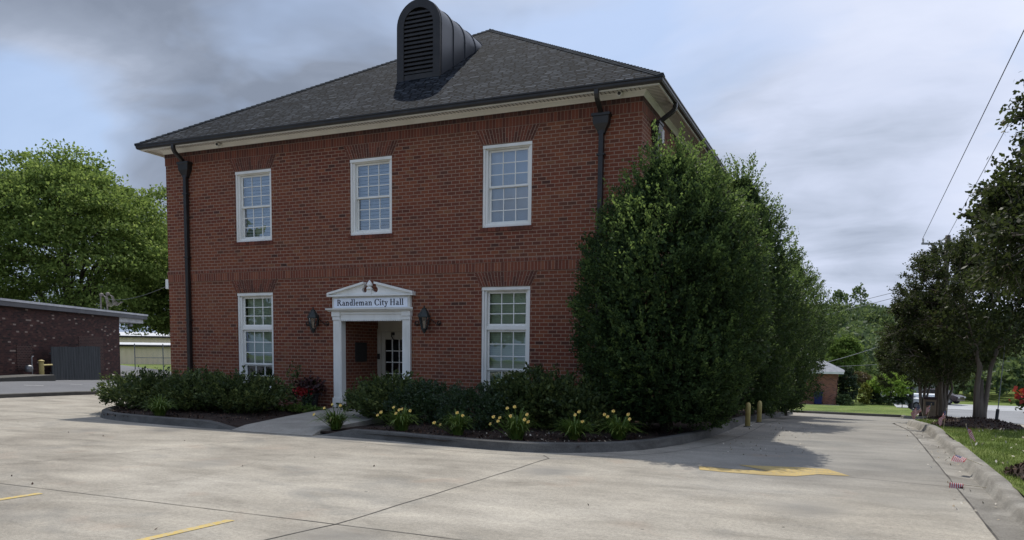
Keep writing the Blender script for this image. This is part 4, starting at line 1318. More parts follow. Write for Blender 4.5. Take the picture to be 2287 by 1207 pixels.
def shrub(name, label, x, y, z, rx, ry, h, mat, leaf, n, cat='shrub', group=None, spiky=.16, clump=.10, rot=0, sprigs=10):
    t_ = thing(name, label, cat, (x, y, z), rot, group)
    nc = max(30, n // 26)
    D = sph(nc)
    D[:, 2] = np.abs(D[:, 2]) * 1.1 - .22
    D = unit(D)
    r_ = 1 + .24 * noise_arr(D, 2.4, x) + .14 * noise_arr(D, 5.5, y) + RNG.normal(0, .055, nc)
    C = D * r_[:, None] * np.array([rx, ry, h * .58]) + np.array([0, 0, h * .42])
    k = n // nc
    P = np.repeat(C, k, 0)
    ax = np.repeat(unit(D + np.array([0, 0, .45]) + RNG.normal(0, .25, (nc, 3))), k, 0)
    s = RNG.uniform(-.6, 1.0, len(P))[:, None]
    P = P + ax * s * spiky + RNG.normal(0, clump * .5, P.shape)
    # stray shoots
    for i in range(sprigs):
        c_ = C[RNG.integers(nc)]
        a_ = unit((c_ - np.array([0, 0, h * .3]))[None] + np.array([[0, 0, .4]]))[0]
        q = c_ + a_ * np.linspace(0, RNG.uniform(.12, .30), 14)[:, None] + RNG.normal(0, .02, (14, 3))
        P = np.vstack([P, q]); ax = np.vstack([ax, np.repeat(a_[None], 14, 0)])
    # inner leaves
    ni = n // 4
    Q = sph(ni) * (RNG.uniform(.25, .85, ni) ** .6)[:, None] * np.array([rx, ry, h * .55]) + np.array([0, 0, h * .42])
    keep = P[:, 2] > .02
    V = np.vstack([leaf_quads(P[keep], leaf, ax[keep], .75), leaf_quads(Q[Q[:, 2] > .0], leaf * 1.7, None)])
    quads('foliage', V, mat, t_)
    m_ = MB()
    for i in range(7):
        a_ = RNG.uniform(0, 6.28)
        e = Vector((math.cos(a_) * rx * .6, math.sin(a_) * ry * .6, h * .6))
        m_.tube([(0, 0, -.1), e * .4 + Vector((0, 0, .05)), e], [.02, .014, .006], 5)
    m_.build('stem', 'bark_dark', t_)
    return t_

def holly(label, x, y, R_, H, n, seed=0, prof=None):
    t_ = thing('holly_tree', label, 'tree', (x, y, g(x, y)), RNG.uniform(0, 6.28) if seed else 0.0, 'column hollies along the side wall')
    prof_h = np.array([.0, .06, .14, .30, .48, .62, .74, .84, .92, 1.0])
    prof_r = np.array(prof or [.62, .80, .93, 1.0, 1.0, .96, .86, .70, .50, .18])
    nc = n // 30
    hh = RNG.uniform(0, 1, nc * 3)
    hh = hh[RNG.uniform(0, 1, len(hh)) < np.interp(hh, prof_h, prof_r)][:nc]
    nc = len(hh)
    th = RNG.uniform(0, 2 * np.pi, nc)
    D = np.stack([np.cos(th), np.sin(th), np.zeros(nc)], 1)
    Q = np.stack([np.cos(th), np.sin(th), hh * H / R_], 1)
    lump = 1 + .22 * noise_arr(Q, 1.4, seed * 7.1) + .15 * noise_arr(Q, 3.3, seed * 3.3) + .06 * noise_arr(Q, 8, 1.7)
    rr = np.interp(hh, prof_h, prof_r) * R_ * lump * (1 - np.abs(RNG.normal(0, .06, nc)))
    z0 = .22
    hz = z0 + hh * (H - z0) * (1 + .05 * noise_arr(D, 1.5, seed))
    C = np.stack([rr * D[:, 0], rr * D[:, 1], hz], 1)
    up_ = np.interp(hh, [0, .5, 1], [.25, .75, 1.7])
    A = D.copy(); A[:, 2] = up_
    A = unit(A + RNG.normal(0, .28, (nc, 3)))
    k = 30
    ln = RNG.uniform(.12, .30, nc) * np.interp(hh, [0, .7, 1], [.9, 1.1, 1.5])
    s = RNG.uniform(-.5, 1, (nc, k))
    P = C[:, None, :] + A[:, None, :] * (s * ln[:, None])[:, :, None] + RNG.normal(0, .030, (nc, k, 3))
    ax = np.repeat(A, k, 0)
    pocket = noise_arr(Q, 2.6, seed * 5.1 + 3) > -.20
    newg_lit = np.repeat(RNG.uniform(0, 1, nc) < np.interp(hh, [0, .45, .75, 1], [.05, .13, .38, .80]), k)  # more pale leaves with height: sunlit tops painted by leaf colour
    P = P.reshape(-1, 3)
    pk = np.repeat(pocket, k) | (RNG.uniform(0, 1, len(P)) < .25)
    P, ax, newg_lit = P[pk], ax[pk], newg_lit[pk]
    PN, AN = P[newg_lit], ax[newg_lit]
    P, ax = P[~newg_lit], ax[~newg_lit]
    # loose shoots, mostly towards the top
    for i in range(230):
        hq = 1 - RNG.uniform(0, 1) ** 1.3 * .85
        a_ = RNG.uniform(0, 6.28)
        r_ = np.interp(hq, prof_h, prof_r) * R_ * .96
        b_ = np.array([r_ * math.cos(a_), r_ * math.sin(a_), z0 + hq * (H - z0)])
        d_ = unit(np.array([[math.cos(a_) * .55, math.sin(a_) * .55, .9 + .5 * hq]]) + RNG.normal(0, .2, (1, 3)))[0]
        L_ = RNG.uniform(.18, .50) * (.6 + .7 * hq)
        m = int(10 + L_ * 42)
        q = b_ + d_ * np.linspace(-.1, L_, m)[:, None] + RNG.normal(0, .022, (m, 3))
        PN = np.vstack([PN, q]); AN = np.vstack([AN, np.repeat(d_[None], m, 0)])
    V = leaf_quads(P, .058, ax, .85, .56)
    ni = n // 3
    hi = RNG.uniform(.02, .97, ni)
    ti = RNG.uniform(0, 6.28, ni)
    ri = np.interp(hi, prof_h, prof_r) * R_ * RNG.uniform(.55, .84, ni)
    Qi = np.stack([ri * np.cos(ti), ri * np.sin(ti), z0 + hi * (H - z0)], 1)
    V2 = leaf_quads(Qi, .115, None, 1, .6)
    quads('crown', np.vstack([V, V2]), 'holly_leaf', t_)
    quads('sunlit_new_growth', leaf_quads(PN, .064, AN, .85, .52), 'holly_new_sunlit', t_)
    m_ = MB().tube([(0, 0, -.2), (.02, .02, .7), (0, 0, H * .5), (0, 0, H * .8)], [.13, .11, .07, .03], 8)
    for i in range(26):
        a_ = RNG.uniform(0, 6.28)
        z = RNG.uniform(.35, H * .8)
        r_ = np.interp(z / H, prof_h, prof_r) * R_ * .85
        m_.tube([(0, 0, z), (math.cos(a_) * r_ * .5, math.sin(a_) * r_ * .5, z + .25), (math.cos(a_) * r_, math.sin(a_) * r_, z + .55)], [.03, .018, .007], 5)
    m_.build('trunk', 'bark_dark', t_)
    return t_

def branchy(m_, p, d, L, r_, depth, tips, spread, upb, kids=(2, 3), shrink=.72, rng=random):
    """recursive limbs; collects tip points with direction"""
    q = [p]
    dd = d.copy()
    n = 4
    for i in range(n):
        dd = (dd + Vector((rng.gauss(0, .10), rng.gauss(0, .10), rng.gauss(0, .06) + upb * .06))).normalized()
        q.append(q[-1] + dd * L / n)
    m_.tube(q, [r_ * (1 - .38 * i / n) for i in range(n + 1)], 7 if r_ > .05 else 5, cap=depth == 0)
    if depth == 0:
        tips.append((q[-1], dd)); tips.append((q[-2], dd))
        return
    if depth <= 2: tips.append((q[2], dd))
    for i in range(rng.choice(kids)):
        a_ = rng.uniform(0, 6.28)
        o_ = dd.orthogonal().normalized()
        o_.rotate(Matrix.Rotation(a_, 3, dd))
        nd_ = (dd + o_ * rng.uniform(.6, 1.25) * spread + Vector((0, 0, upb))).normalized()
        branchy(m_, q[-1], nd_, L * shrink * rng.uniform(.8, 1.2), r_ * .60, depth - 1, tips, spread, upb, kids, shrink, rng)

def crape(seed, nstem=5):
    """one crape myrtle: fluted cluster of trunks and an open crown"""
    rg = random.Random(seed)
    m_ = MB(); tips = []
    for i in range(nstem):
        a_ = 2 * math.pi * i / nstem + rg.uniform(-.3, .3)
        out = Vector((math.cos(a_), math.sin(a_), 0))
        p0 = out * .13
        lean = rg.uniform(.04, .16)
        pts = [p0 + Vector((0, 0, -.2)), p0 + Vector((0, 0, .25)), p0 + out * lean * .35 + Vector((0, 0, .9)), p0 + out * lean * 1.0 + Vector((rg.gauss(0, .05), rg.gauss(0, .05), 1.55)), p0 + out * lean * 2.0 + Vector((0, 0, 2.1))]
        rad = rg.uniform(.065, .085)
        m_.tube(pts, [rad * 1.35, rad * 1.05, rad, rad * .88, rad * .75], 10)
        d = (out * rg.uniform(.35, .75) + Vector((0, 0, 1))).normalized()
        for k in range(3):
            dk = (d + Vector((rg.gauss(0, .35), rg.gauss(0, .35), rg.gauss(0, .1)))).normalized()
            branchy(m_, pts[-1], dk, rg.uniform(.85, 1.2), rad * .50, 3, tips, .72, .04, (3, 3), .74, rg)
    m_.tube([(0, 0, -.2), (0, 0, .5), (0, 0, 1.2)], [.17, .13, .05], 10)
    return m_, tips

def twigs_of(m_, tips, n, ln, rg):
    """fine twigs growing from every limb tip; returns (point, direction) samples along them"""
    out = []
    for p, d in tips:
        for i in range(n):
            dd = (d * .7 + Vector((rg.gauss(0, .7), rg.gauss(0, .7), rg.gauss(.05, .55)))).normalized()
            L_ = ln * rg.uniform(.6, 1.3)
            q = [p, p + dd * L_ * .5 + Vector((0, 0, .02)), p + dd * L_ - Vector((0, 0, .03))]
            m_.tube(q, [.007, .005, .003], 3, cap=False)
            for k in range(5):
                f = .25 + .75 * k / 4
                out.append((p + dd * L_ * f, dd))
    return out

def crown_from(tips, per, sd, leaf, axis_up=.3, droop=0.0, rng=RNG, squash=.8, wid=.6):
    C = np.array([list(t[0]) for t in tips]); A = np.array([list(t[1]) for t in tips])
    k = rng.poisson(per, len(C)) + 2
    P = np.repeat(C, k, 0); ax = np.repeat(A, k, 0)
    P = P + rng.normal(0, 1, P.shape) * np.array([sd, sd, sd * squash])
    ax = ax + np.array([0, 0, axis_up])
    return leaf_quads(P, leaf, ax, 1.1, wid, droop, rng)

# ------------------------------------------------------------------ planting round the hall
holly('largest column holly at the front corner of the brick hall, pale shoots on top', 7.62, -1.15, 1.66, 5.35, 96000, seed=1, prof=[.60, .74, .87, .98, 1.0, .97, .84, .62, .40, .12])
holly('second column holly from the front, loose airy top against the sky', 8.0, 5.3, 1.66, 6.5, 46000, seed=2, prof=[.6, .8, .9, 1.0, 1.0, .92, .72, .48, .28, .08])
holly('third column holly from the front, between the airy one and the last', 8.3, 10.8, 1.6, 5.0, 32000, seed=3)
holly('farthest column holly of the row, nearest the far cottage', 8.50, 16.6, 1.72, 6.25, 34000, seed=4, prof=[.28, .36, .48, .76, 1.0, 1.0, .82, .56, .34, .10])

shrub('laurel_shrub', 'dark laurel shrub at the left tip of the bed, pale sprays over the kerb', -4.95, -2.25, -.06, 1.0, .95, .80, 'laurel_leaf', .085, 5200, group='laurel shrubs along the front', sprigs=40)
shrub('laurel_shrub', 'dark laurel shrub in front of the left downspout', -3.45, -2.15, -.05, .86, .85, .80, 'laurel_leaf', .085, 4600, group='laurel shrubs along the front', sprigs=26)
shrub('laurel_shrub', 'wide laurel shrub below the left lower window', -2.2, -1.95, -.05, .90, .85, .76, 'laurel_leaf', .085, 5200, group='laurel shrubs along the front', sprigs=40)
shrub('laurel_shrub', 'laurel shrub in front of the right doorway pilaster', 1.75, -1.75, -.04, .98, .80, .76, 'laurel_leaf', .09, 5400, group='laurel shrubs along the front', sprigs=50)
shrub('box_shrub', 'round clipped box shrub to the right of the doorway shrub', 2.85, -2.15, -.05, .78, .72, .80, 'box_leaf', .045, 8200, group='clipped box shrubs', spiky=.05, clump=.05, sprigs=2)
shrub('box_shrub', 'round clipped box shrub between two daylilies', 4.22, -2.75, -.05, .66, .66, .80, 'box_leaf', .045, 7200, group='clipped box shrubs', spiky=.05, clump=.05, sprigs=3)
shrub('laurel_shrub', 'tall laurel shrub below the right lower window', 5.15, -1.75, -.04, 1.05, .85, .96, 'laurel_leaf', .09, 6800, group='laurel shrubs along the front', sprigs=60)
shrub('laurel_shrub', 'low laurel shrub against the trunk of the largest holly', 6.15, -2.05, -.05, .62, .6, .85, 'laurel_leaf', .085, 2600, group='laurel shrubs along the front', sprigs=16)
shrub('ground_cover', 'flat yellowish creeping plant beside the door walk', -1.35, -1.05, -.06, .62, .35, .15, 'lily_leaf', .05, 1500, cat='plant', spiky=.04, clump=.04, sprigs=0)
shrub('weed_sprig', 'thin leggy sprig standing against the bricks left of the planter', -2.05, -.35, -.03, .16, .12, 1.05, 'laurel_leaf', .07, 170, cat='plant', spiky=.1, clump=.08, sprigs=2)

def daylily(label, x, y, R_, H, flowers, nb=150):
    t_ = thing('daylily', label, 'flower', (x, y, -.07), 0, 'daylilies along the kerb')
    V = []
    for i in range(nb):
        a_ = RNG.uniform(0, 6.28)
        L_ = RNG.uniform(.6, 1.0)
        reach = R_ * RNG.uniform(.35, 1.25) * L_
        h = H * L_ * RNG.uniform(.75, 1.3)
        b0 = np.array([math.cos(a_), math.sin(a_), 0]) * RNG.uniform(0, .09)
        o_ = np.array([math.cos(a_), math.sin(a_), 0])
        sd = np.array([-math.sin(a_), math.cos(a_), 0]) * RNG.uniform(.008, .014)
        tt = np.linspace(0, 1, 6)
        c_ = [b0 + o_ * reach * t ** 1.25 + np.array([0, 0, h * (1.9 * t - 1.25 * t * t * (.6 + reach / R_ * .55))]) for t in tt]
        wv = [1, 1.1, 1.0, .85, .6, .12]
        for j in range(5):
            V += [c_[j] - sd * wv[j], c_[j] + sd * wv[j], c_[j + 1] + sd * wv[j + 1], c_[j + 1] - sd * wv[j + 1]]
    quads('leaves', np.array(V), 'lily_leaf', t_)
    for fx, fz in flowers:
        fz *= .80
        ox, oy = fx, -.10 - .25 * random.random()
        m_ = MB().tube([(ox * .25, oy * .25, .05), (ox * .7, oy * .7, fz * .65), (ox, oy, fz)], .006, 5)
        s_ = m_.build('stalk', 'lily_leaf', t_)
        m_ = MB()
        ax = Vector((ox * .4 + random.uniform(-.4, .4), -1, .55)).normalized()
        u_ = ax.orthogonal().normalized(); v_ = ax.cross(u_)
        c0 = Vector((ox, oy, fz))
        for k in range(6):
            an = k * math.pi / 3 + random.uniform(-.1, .1)
            d_ = (u_ * math.cos(an) + v_ * math.sin(an))
            s2 = ax.cross(d_)
            l_ = .036 * random.uniform(.85, 1.1)
            p0, p1, p2 = c0, c0 + d_ * l_ * .6 + ax * .035, c0 + d_ * l_ + ax * .022
            m_.add([p0, p1 + s2 * .013, p2, p1 - s2 * .013], [(0, 1, 2, 3)])
        m_.build('flower', 'lily_petal', t_)
daylily('arching daylily clump without flowers at the left bed kerb', -2.95, -3.75, .62, .50, [], 190)
daylily('daylily with pale blooms at the right edge of the door walk', 1.80, -3.85, .50, .44, [(-.24, .36), (-.02, .52), (.05, .60), (.20, .58)], 190)
daylily('broad daylily with several yellow blooms in front of the round box shrub', 3.22, -3.75, .48, .48, [(-.33, .40), (-.22, .48), (.02, .60), (.10, .54), (.14, .56), (.25, .52), (.05, .46)], 220)
daylily('daylily between the two box shrubs, four yellow blooms', 4.45, -3.85, .40, .50, [(-.28, .32), (-.20, .27), (.15, .56), (.23, .50)], 200)
daylily('fullest daylily with yellow blooms all over, before the right lower window', 5.65, -3.95, .44, .55, [(-.38, .36), (-.30, .52), (-.22, .50), (-.12, .70), (-.20, .44), (.02, .74), (.03, .56), (.30, .60), (.28, .50), (.30, .44)], 230)
daylily('daylily with only two yellow blooms on its right side', 6.55, -3.55, .52, .46, [(.12, .60), (.20, .45), (.16, .66)], 230)
daylily('rightmost daylily, orange-tinged blooms, in deep shade below the holly', 7.22, -3.15, .50, .48, [(-.20, .58), (-.06, .66), (-.10, .55), (.20, .60), (.27, .52)], 230)

t_ = thing('flower_pot', 'dark round pot of red flowers and maroon foliage beside the white doorway', 'planter', (-1.52, -.42, -.03))
MB().lathe([(.15, 0), (.17, .02), (.21, .34), (.235, .36), (.235, .40), (.21, .40), (.20, .36)], 20).build('pot', 'black_plastic', t_, smooth=False)
P = RNG.normal(0, 1, (700, 3)) * np.array([.17, .15, .09]) + np.array([.02, .03, .56])
quads('foliage', leaf_quads(P, .10, np.array([0, 0, .3]), 1, .55), 'maroon_leaf', t_)
P = RNG.normal(0, 1, (330, 3)) * np.array([.12, .05, .045]) + np.array([-.07, -.19, .43])
quads('blossoms', leaf_quads(P, .085, np.array([0, -.4, .1]), 1, .6), 'red_petal', t_)
P = RNG.normal(0, 1, (260, 3)) * np.array([.10, .05, .13]) + np.array([.10, -.24, .2])
quads('trailing_leaves', leaf_quads(P, .06, np.array([0, -.2, .6]), 1, .5), 'box_leaf', t_)

def bollard(x, y, label):
    t_ = thing('bollard', label, 'bollard', (x, y, g(x, y)), 0, 'yellow bollards by the hollies')
    MB().lathe([(.058, -.1), (.055, .46), (.051, .50), (.038, .53), (.017, .545)], 16).build('post', 'yellow_post', t_, smooth=True)
    MB().lathe([(.085, -.05), (.085, .012), (.062, .02)], 16).build('collar', 'kerb_grey', t_)
bollard(8.80, 1.75, 'yellow pipe bollard under the hollies, nearer of the two')
bollard(8.84, 3.75, 'yellow pipe bollard under the hollies, farther of the two')

# ------------------------------------------------------------------ strip of grass, crape myrtles and flags on the right
def blades(name, n, xf, yr, zf, h0, h1, mat='grass_blade', keep=None):
    y = RNG.uniform(*yr, n)
    lo, hi = xf
    x = RNG.uniform(lo, hi, n)
    P = np.stack([x, y, np.zeros(n)], 1)
    if keep is not None: P = P[keep(P[:, 0], P[:, 1])]
    n = len(P)
    P[:, 2] = zf(P[:, 0], P[:, 1])
    a_ = RNG.uniform(0, 6.28, n)
    h = RNG.uniform(h0, h1, n)
    ln = RNG.normal(0, .35, (n, 2)) * h[:, None]
    s = np.stack([np.cos(a_), np.sin(a_), np.zeros(n)], 1) * RNG.uniform(.0022, .005, n)[:, None]
    V = np.empty((n, 3, 3))
    V[:, 0] = P - s; V[:, 1] = P + s; V[:, 2] = P + np.stack([ln[:, 0], ln[:, 1], h], 1)
    o_ = quads(name, V.reshape(-1, 3), mat, k=3)
    o_['kind'] = 'stuff'
lz = lambda x, y: G(x, y) + .112
isl = lambda x, y: (x > np.interp(y, [-9, 9.5, 11, 13, 15, 16], [12.63, 12.65, 12.78, 13.22, 13.92, 14.36]))
blades('grass', 52000, (12.6, 14.4), (-9, 15.8), lz, .025, .065, keep=isl)
chips('lawn_litter', 220, (12.75, 14.35), (-7, 12), 'litter', lambda x, y: lz(x, y) + .045, .07)

TREES = [(14.55, -5.2, 0, 'crape myrtle whose branch reaches in from the right edge, mulch mound by the kerb'),
         (13.63, 4.6, 1, 'nearest fully visible crape myrtle with smooth forked trunk beside the flags'),
         (13.85, 14.3, 2, 'second crape myrtle along the road, trunks in the middle of the three'),
         (14.05, 24.9, 3, 'farthest crape myrtle, on its own island past the driveway opening')]
for i, (x, y, k, lab) in enumerate(TREES):
    t_ = thing('crape_myrtle', lab, 'tree', (x, y, g(x, y) + (.25 if k < 2 else .14)), 0, 'crape myrtles along the road')
    t_.scale = ((1, 1, 1), (.74, .74, .80), (.70, .70, .68), (.70, .70, .74))[k]
    m_, tips = crape(20 + k, [5, 3, 6, 6][k])
    tw = twigs_of(m_, tips, 4, .36, random.Random(50 + k))
    m_.build('trunk', 'bark_crape', t_, smooth=True)
    V = crown_from(tw, 4.6, .045, .066 if k < 2 else .08, .0, .3)
    nq = 3800 if k else 0
    if nq:
        Q = sph(nq) * (RNG.uniform(.1, .95, nq) ** .5)[:, None] * np.array([1.75, 1.75, 1.05]) + np.array([0, 0, 2.75])
        V = np.vstack([V, leaf_quads(Q, .12, None, 1, .7)])
    quads('crown', V, 'crape_leaf', t_)

def mound(name, x, y, rx, ry, h, label):
    m_ = MB()
    n, k = 40, 9
    vs = [(0, 0, h)]
    for j in range(1, k + 1):
        for i in range(n):
            a_ = 2 * math.pi * i / n
            f = j / k
            w_ = 1 + .10 * mnoise.noise(Vector((math.cos(a_) * 2, math.sin(a_) * 2, x)))
            px, py = math.cos(a_) * rx * f * w_, math.sin(a_) * ry * f * w_
            z = h * (1 - f * f) + .03 * mnoise.noise(Vector((px * 6, py * 6, y))) + .015 * mnoise.noise(Vector((px * 17, py * 17, y))) - (.03 if j == k else 0)
            z += g(x + px, y + py) - g(x, y)
            vs.append((px, py, z))
    fs = [(0, 1 + i, 1 + (i + 1) % n) for i in range(n)]
    for j in range(k - 1):
        fs += [(1 + j * n + i, 1 + (j + 1) * n + i, 1 + (j + 1) * n + (i + 1) % n, 1 + j * n + (i + 1) % n) for i in range(n)]
    m_.add(vs, fs)
    o_ = m_.build(name, 'mulch', smooth=True)
    o_.location = (x, y, g(x, y) + .115)
    o_['kind'] = 'structure'
    nq = 900
    a_ = RNG.uniform(0, 6.28, nq); f = np.sqrt(RNG.uniform(0, 1, nq))
    X, Y = x + np.cos(a_) * rx * f, y + np.sin(a_) * ry * f
    Z = G(X, Y) + .115 + h * (1 - f * f) + .012
    q = quads('mulch_chips', leaf_quads(np.stack([X, Y, Z], 1), .085, wid=.35, flat=.7), 'mulch_chip')
    q['kind'] = 'stuff'
mound('mulch_mound', 13.42, -4.6, .72, .9, .22, '')
mound('mulch_mound', 13.55, 4.4, .95, 1.9, .20, '')
mound('mulch_mound', 13.85, 14.0, .6, 1.5, .12, '')

def stick_flag(label, x, y, z, az, tilt, fl_az, droop, sc=1.0, furl=.0):
    t_ = thing('stick_flag', label, 'flag', (x, y, z), 0, 'small stick flags along the kerb')
    d = Vector((math.cos(az) * math.sin(tilt), math.sin(az) * math.sin(tilt), math.cos(tilt)))
    sc *= .85
    L_ = .46 * sc
    m_ = MB().tube([-d * .03, d * L_], .0045, 6).lathe([(.002, 0), (.008, .008), (.006, .02), (.001, .03)], 8, tuple(d * L_))
    m_.build('staff', 'stick_wood', t_)
    W, H = .26 * sc, .17 * sc
    nx, nz = 20, 13
    f_ = Vector((math.cos(fl_az), math.sin(fl_az), 0))
    f_ = (f_ - d * f_.dot(d)).normalized()
    side = d.cross(f_)
    vs = []
    for j in range(nz + 1):
        for i in range(nx + 1):
            s, tt = i / nx, j / nz
            p = d * (L_ - .02 - H * (1 - tt)) + f_ * W * s * (1 - furl * .55) + side * (.020 + .03 * furl) * math.sin(s * 9 + tt * 2.2) * s ** .5
            p -= Vector((0, 0, 1)) * droop * W * s ** 1.4
            vs.append(p)
    fs, ms = [], []
    for j in range(nz):
        for i in range(nx):
            a_ = j * (nx + 1) + i
            fs.append((a_, a_ + 1, a_ + nx + 2, a_ + nx + 1))
            canton = j >= 6 and i < 8
            ms.append(2 if canton and not ((i + j) % 3 == 0 and i % 2 == 0) else 1 if canton else (0 if j % 2 == 0 else 1))
    m_ = MB().add(vs, fs)
    m_.m = ms
    m_.build('cloth', ['flag_red', 'flag_white', 'flag_blue'], t_)
    return t_
K = .13
stick_flag('stars and stripes stick flag leaning over in the grass by the near mulch ring', 12.72, -1.72, g(12.7, -1.7) + K, 2.3, .42, 5.2, .75, 1.0, .55)
stick_flag('striped stick flag fallen across the kerb face', 12.56, -4.05, g(12.5, -4) + .135, 2.75, 1.25, 4.6, .25, 1.0, .2)
stick_flag('crumpled stick flag lying flat in the gutter', 12.40, -5.25, g(12.4, -5.2) + .02, 3.05, 1.52, 4.4, .05, 1.0, .6)
stick_flag('faded striped flag standing in the grass just before the mulch ring', 12.66, 2.05, g(12.66, 2) + K, .6, .12, 3.9, .85, 1.05, .6)
stick_flag('bright red and white flag standing near the kerb end', 12.72, 6.7, g(12.7, 6.7) + K, .3, .22, 4.3, .35, 1.25, .1)
stick_flag('dark drooping flag at the very end of the kerb', 12.80, 8.1, g(12.8, 8.1) + K, 3.3, .30, 3.6, .6, 1.3, .3)

t_ = thing('urn_planter', 'tall dark urn of red and white flowers at the right edge', 'planter', (13.90, -.10, g(13.9, -.1) + .115))
MB().lathe([(.17, 0), (.17, .05), (.10, .09), (.09, .16), (.15, .28), (.20, .50), (.235, .62), (.25, .64), (.25, .68), (.22, .68)], 20).build('urn', 'black_plastic', t_, smooth=False)
P = RNG.normal(0, 1, (700, 3)) * np.array([.15, .15, .10]) + np.array([0, 0, .84])
quads('red_blossoms', leaf_quads(P, .085, np.array([0, 0, .4]), 1, .75), 'red_petal', t_)
P = RNG.normal(0, 1, (520, 3)) * np.array([.15, .15, .07]) + np.array([0, 0, .70])
quads('leaves', leaf_quads(P, .09, np.array([0, 0, .2]), 1, .6), 'dark_leaf', t_)
P = RNG.normal(0, 1, (240, 3)) * np.array([.10, .10, .05]) + np.array([.05, .0, 1.09])
quads('white_blossoms', leaf_quads(P, .07, np.array([0, 0, .4]), 1, .8), 'white_petal', t_)
t_ = thing('guy_wire', 'steel guy wire with dark turnbuckle anchored behind the nearest crape myrtle', 'guy wire', (13.90, 4.15, g(13.9, 4.1) + .11))
MB().tube([(0, 0, .02), (.03, .06, .34), (.12, .35, 1.6), (.38, 1.6, 7.25)], .010, 6).build('cable', 'wire_grey', t_)
MB().tube([(.012, .03, .17), (.035, .085, .42)], .035, 8).build('turnbuckle', 'black_plastic', t_)
MB().lathe([(.06, -.05), (.06, .02), (.03, .05), (.02, .10)], 10).build('anchor', 'galv_steel', t_)
t_ = thing('litter_bin', 'square tan bin with dark red lid beside the farthest crape myrtle', 'bin', (14.25, 23.9, g(14.2, 23.9) + .11))
MB().box(-.24, .24, -.24, .24, 0, .82).build('body', 'bin_tan', t_, bevel=.02)
MB().box(-.27, .27, -.27, .27, .822, .92).build('lid', 'maroon_leaf', t_, bevel=.02)
MB().box(-.17, .17, -.2595, -.2405, .55, .72).build('slot', 'black_plastic', t_)

# ------------------------------------------------------------------ poles and wires
def pole(label, x, y, z1, mat, arm=None, r_=.13, base_dark=0):
    t_ = thing('utility_pole', label, 'utility pole', (x, y, g(x, y)), 0, 'utility poles')
    h = z1 - g(x, y)
    MB().tube([(0, 0, -.3), (0, 0, h * .5), (0, 0, h)], [r_ * 1.25, r_ * 1.1, r_ * .85], 12).build('shaft', mat, t_, smooth=True)
    if base_dark:
        MB().lathe([(r_ * 1.5, -.1), (r_ * 1.5, base_dark), (r_ * 1.3, base_dark + .02)], 12).build('base_sleeve', 'black_plastic', t_)
    if arm:
        ax, ay, az = arm
        d = Vector((ax, ay, 0)).normalized()
        z = az - g(x, y)
        q = [d * 1.22, -d * 1.22]
        MB().tube([q[0] + Vector((0, 0, z)), q[1] + Vector((0, 0, z))], .062, 4, ang=math.pi / 4).build('crossarm', 'pole_pale', t_)
        for s in (-1, 1):
            MB().tube([d * s * .75 + Vector((0, 0, z - .05)), Vector((0, 0, z - .6)) + d * s * .1], .022, 5).build('brace', 'pole_wood', t_)
            MB().lathe([(.03, 0), (.05, .04), (.03, .07), (.05, .11), (.035, .16), (.02, .2)], 10, tuple(d * s * 1.16 + Vector((0, 0, z + .05)))).build('insulator', 'grey_plastic', t_)
            MB().lathe([(.07, -.30), (.09, -.28), (.09, -.02), (.04, 0)], 10, tuple(d * s * .62 + Vector((0, 0, z - .06)))).build('cutout', 'grey_plastic', t_)
    return t_
pole('utility pole with wooden crossarm above the farthest crape myrtle', 14.75, 25.65, 7.12, 'pole_wood', (-1.08, -.5, 6.72))
pole('pale utility pole with dark base sleeve beside the bright round shrub', 15.73, 57.84, 7.6, 'pole_pale', None, .13, 2.2)
pole('grey utility pole across the road at the right edge', 24.6, 55.5, 6.5, 'pole_wood', None, .16)
def wire(label, pts, r_, mat='wire_dark', sag=.0, group='overhead wires'):
    a_, b_ = Vector(pts[0]), Vector(pts[1])
    q = [a_.lerp(b_, i / 30) - Vector((0, 0, sag * 4 * (i / 30) * (1 - i / 30))) for i in range(31)]
    o_ = MB().tube(q, r_, 5).build('power_line', mat)
    setp(o_, label, 'wire', group)
wire('power line rising from the crossarm end to the upper right corner', [(13.66, 25.15, 6.93), (13.58, -30, 9.0)], .011, 'wire_dark', 0)
wire('second power line above the nearest crape myrtle, right of the first', [(14.75, 25.65, 7.1), (13.45, -30, 8.55)], .010, 'wire_dark', 0)
wire('upper of the two wires crossing in front of the wooded hill', [(15.73, 57.84, 7.35), (-6, 63, 2.6)], .022, 'wire_grey', .2)
wire('lower of the two wires crossing in front of the wooded hill', [(15.73, 57.84, 6.9), (-6, 63, 1.9)], .022, 'wire_grey', .2)
wire('service wire slanting from the pale pole down to the cottage roof', [(15.73, 57.84, 3.4), (8.6, 55.6, .75)], .026, 'wire_grey', .15)
wire('low wire level with the cottage eave', [(15.73, 57.84, 1.0), (6.5, 57.5, .35)], .02, 'wire_grey', .1)
wire('wire from the store roof masts to the hall corner', [(-29.6, 16.3, 4.3), (-6.9, .4, 3.3)], .008, 'wire_grey', .25)

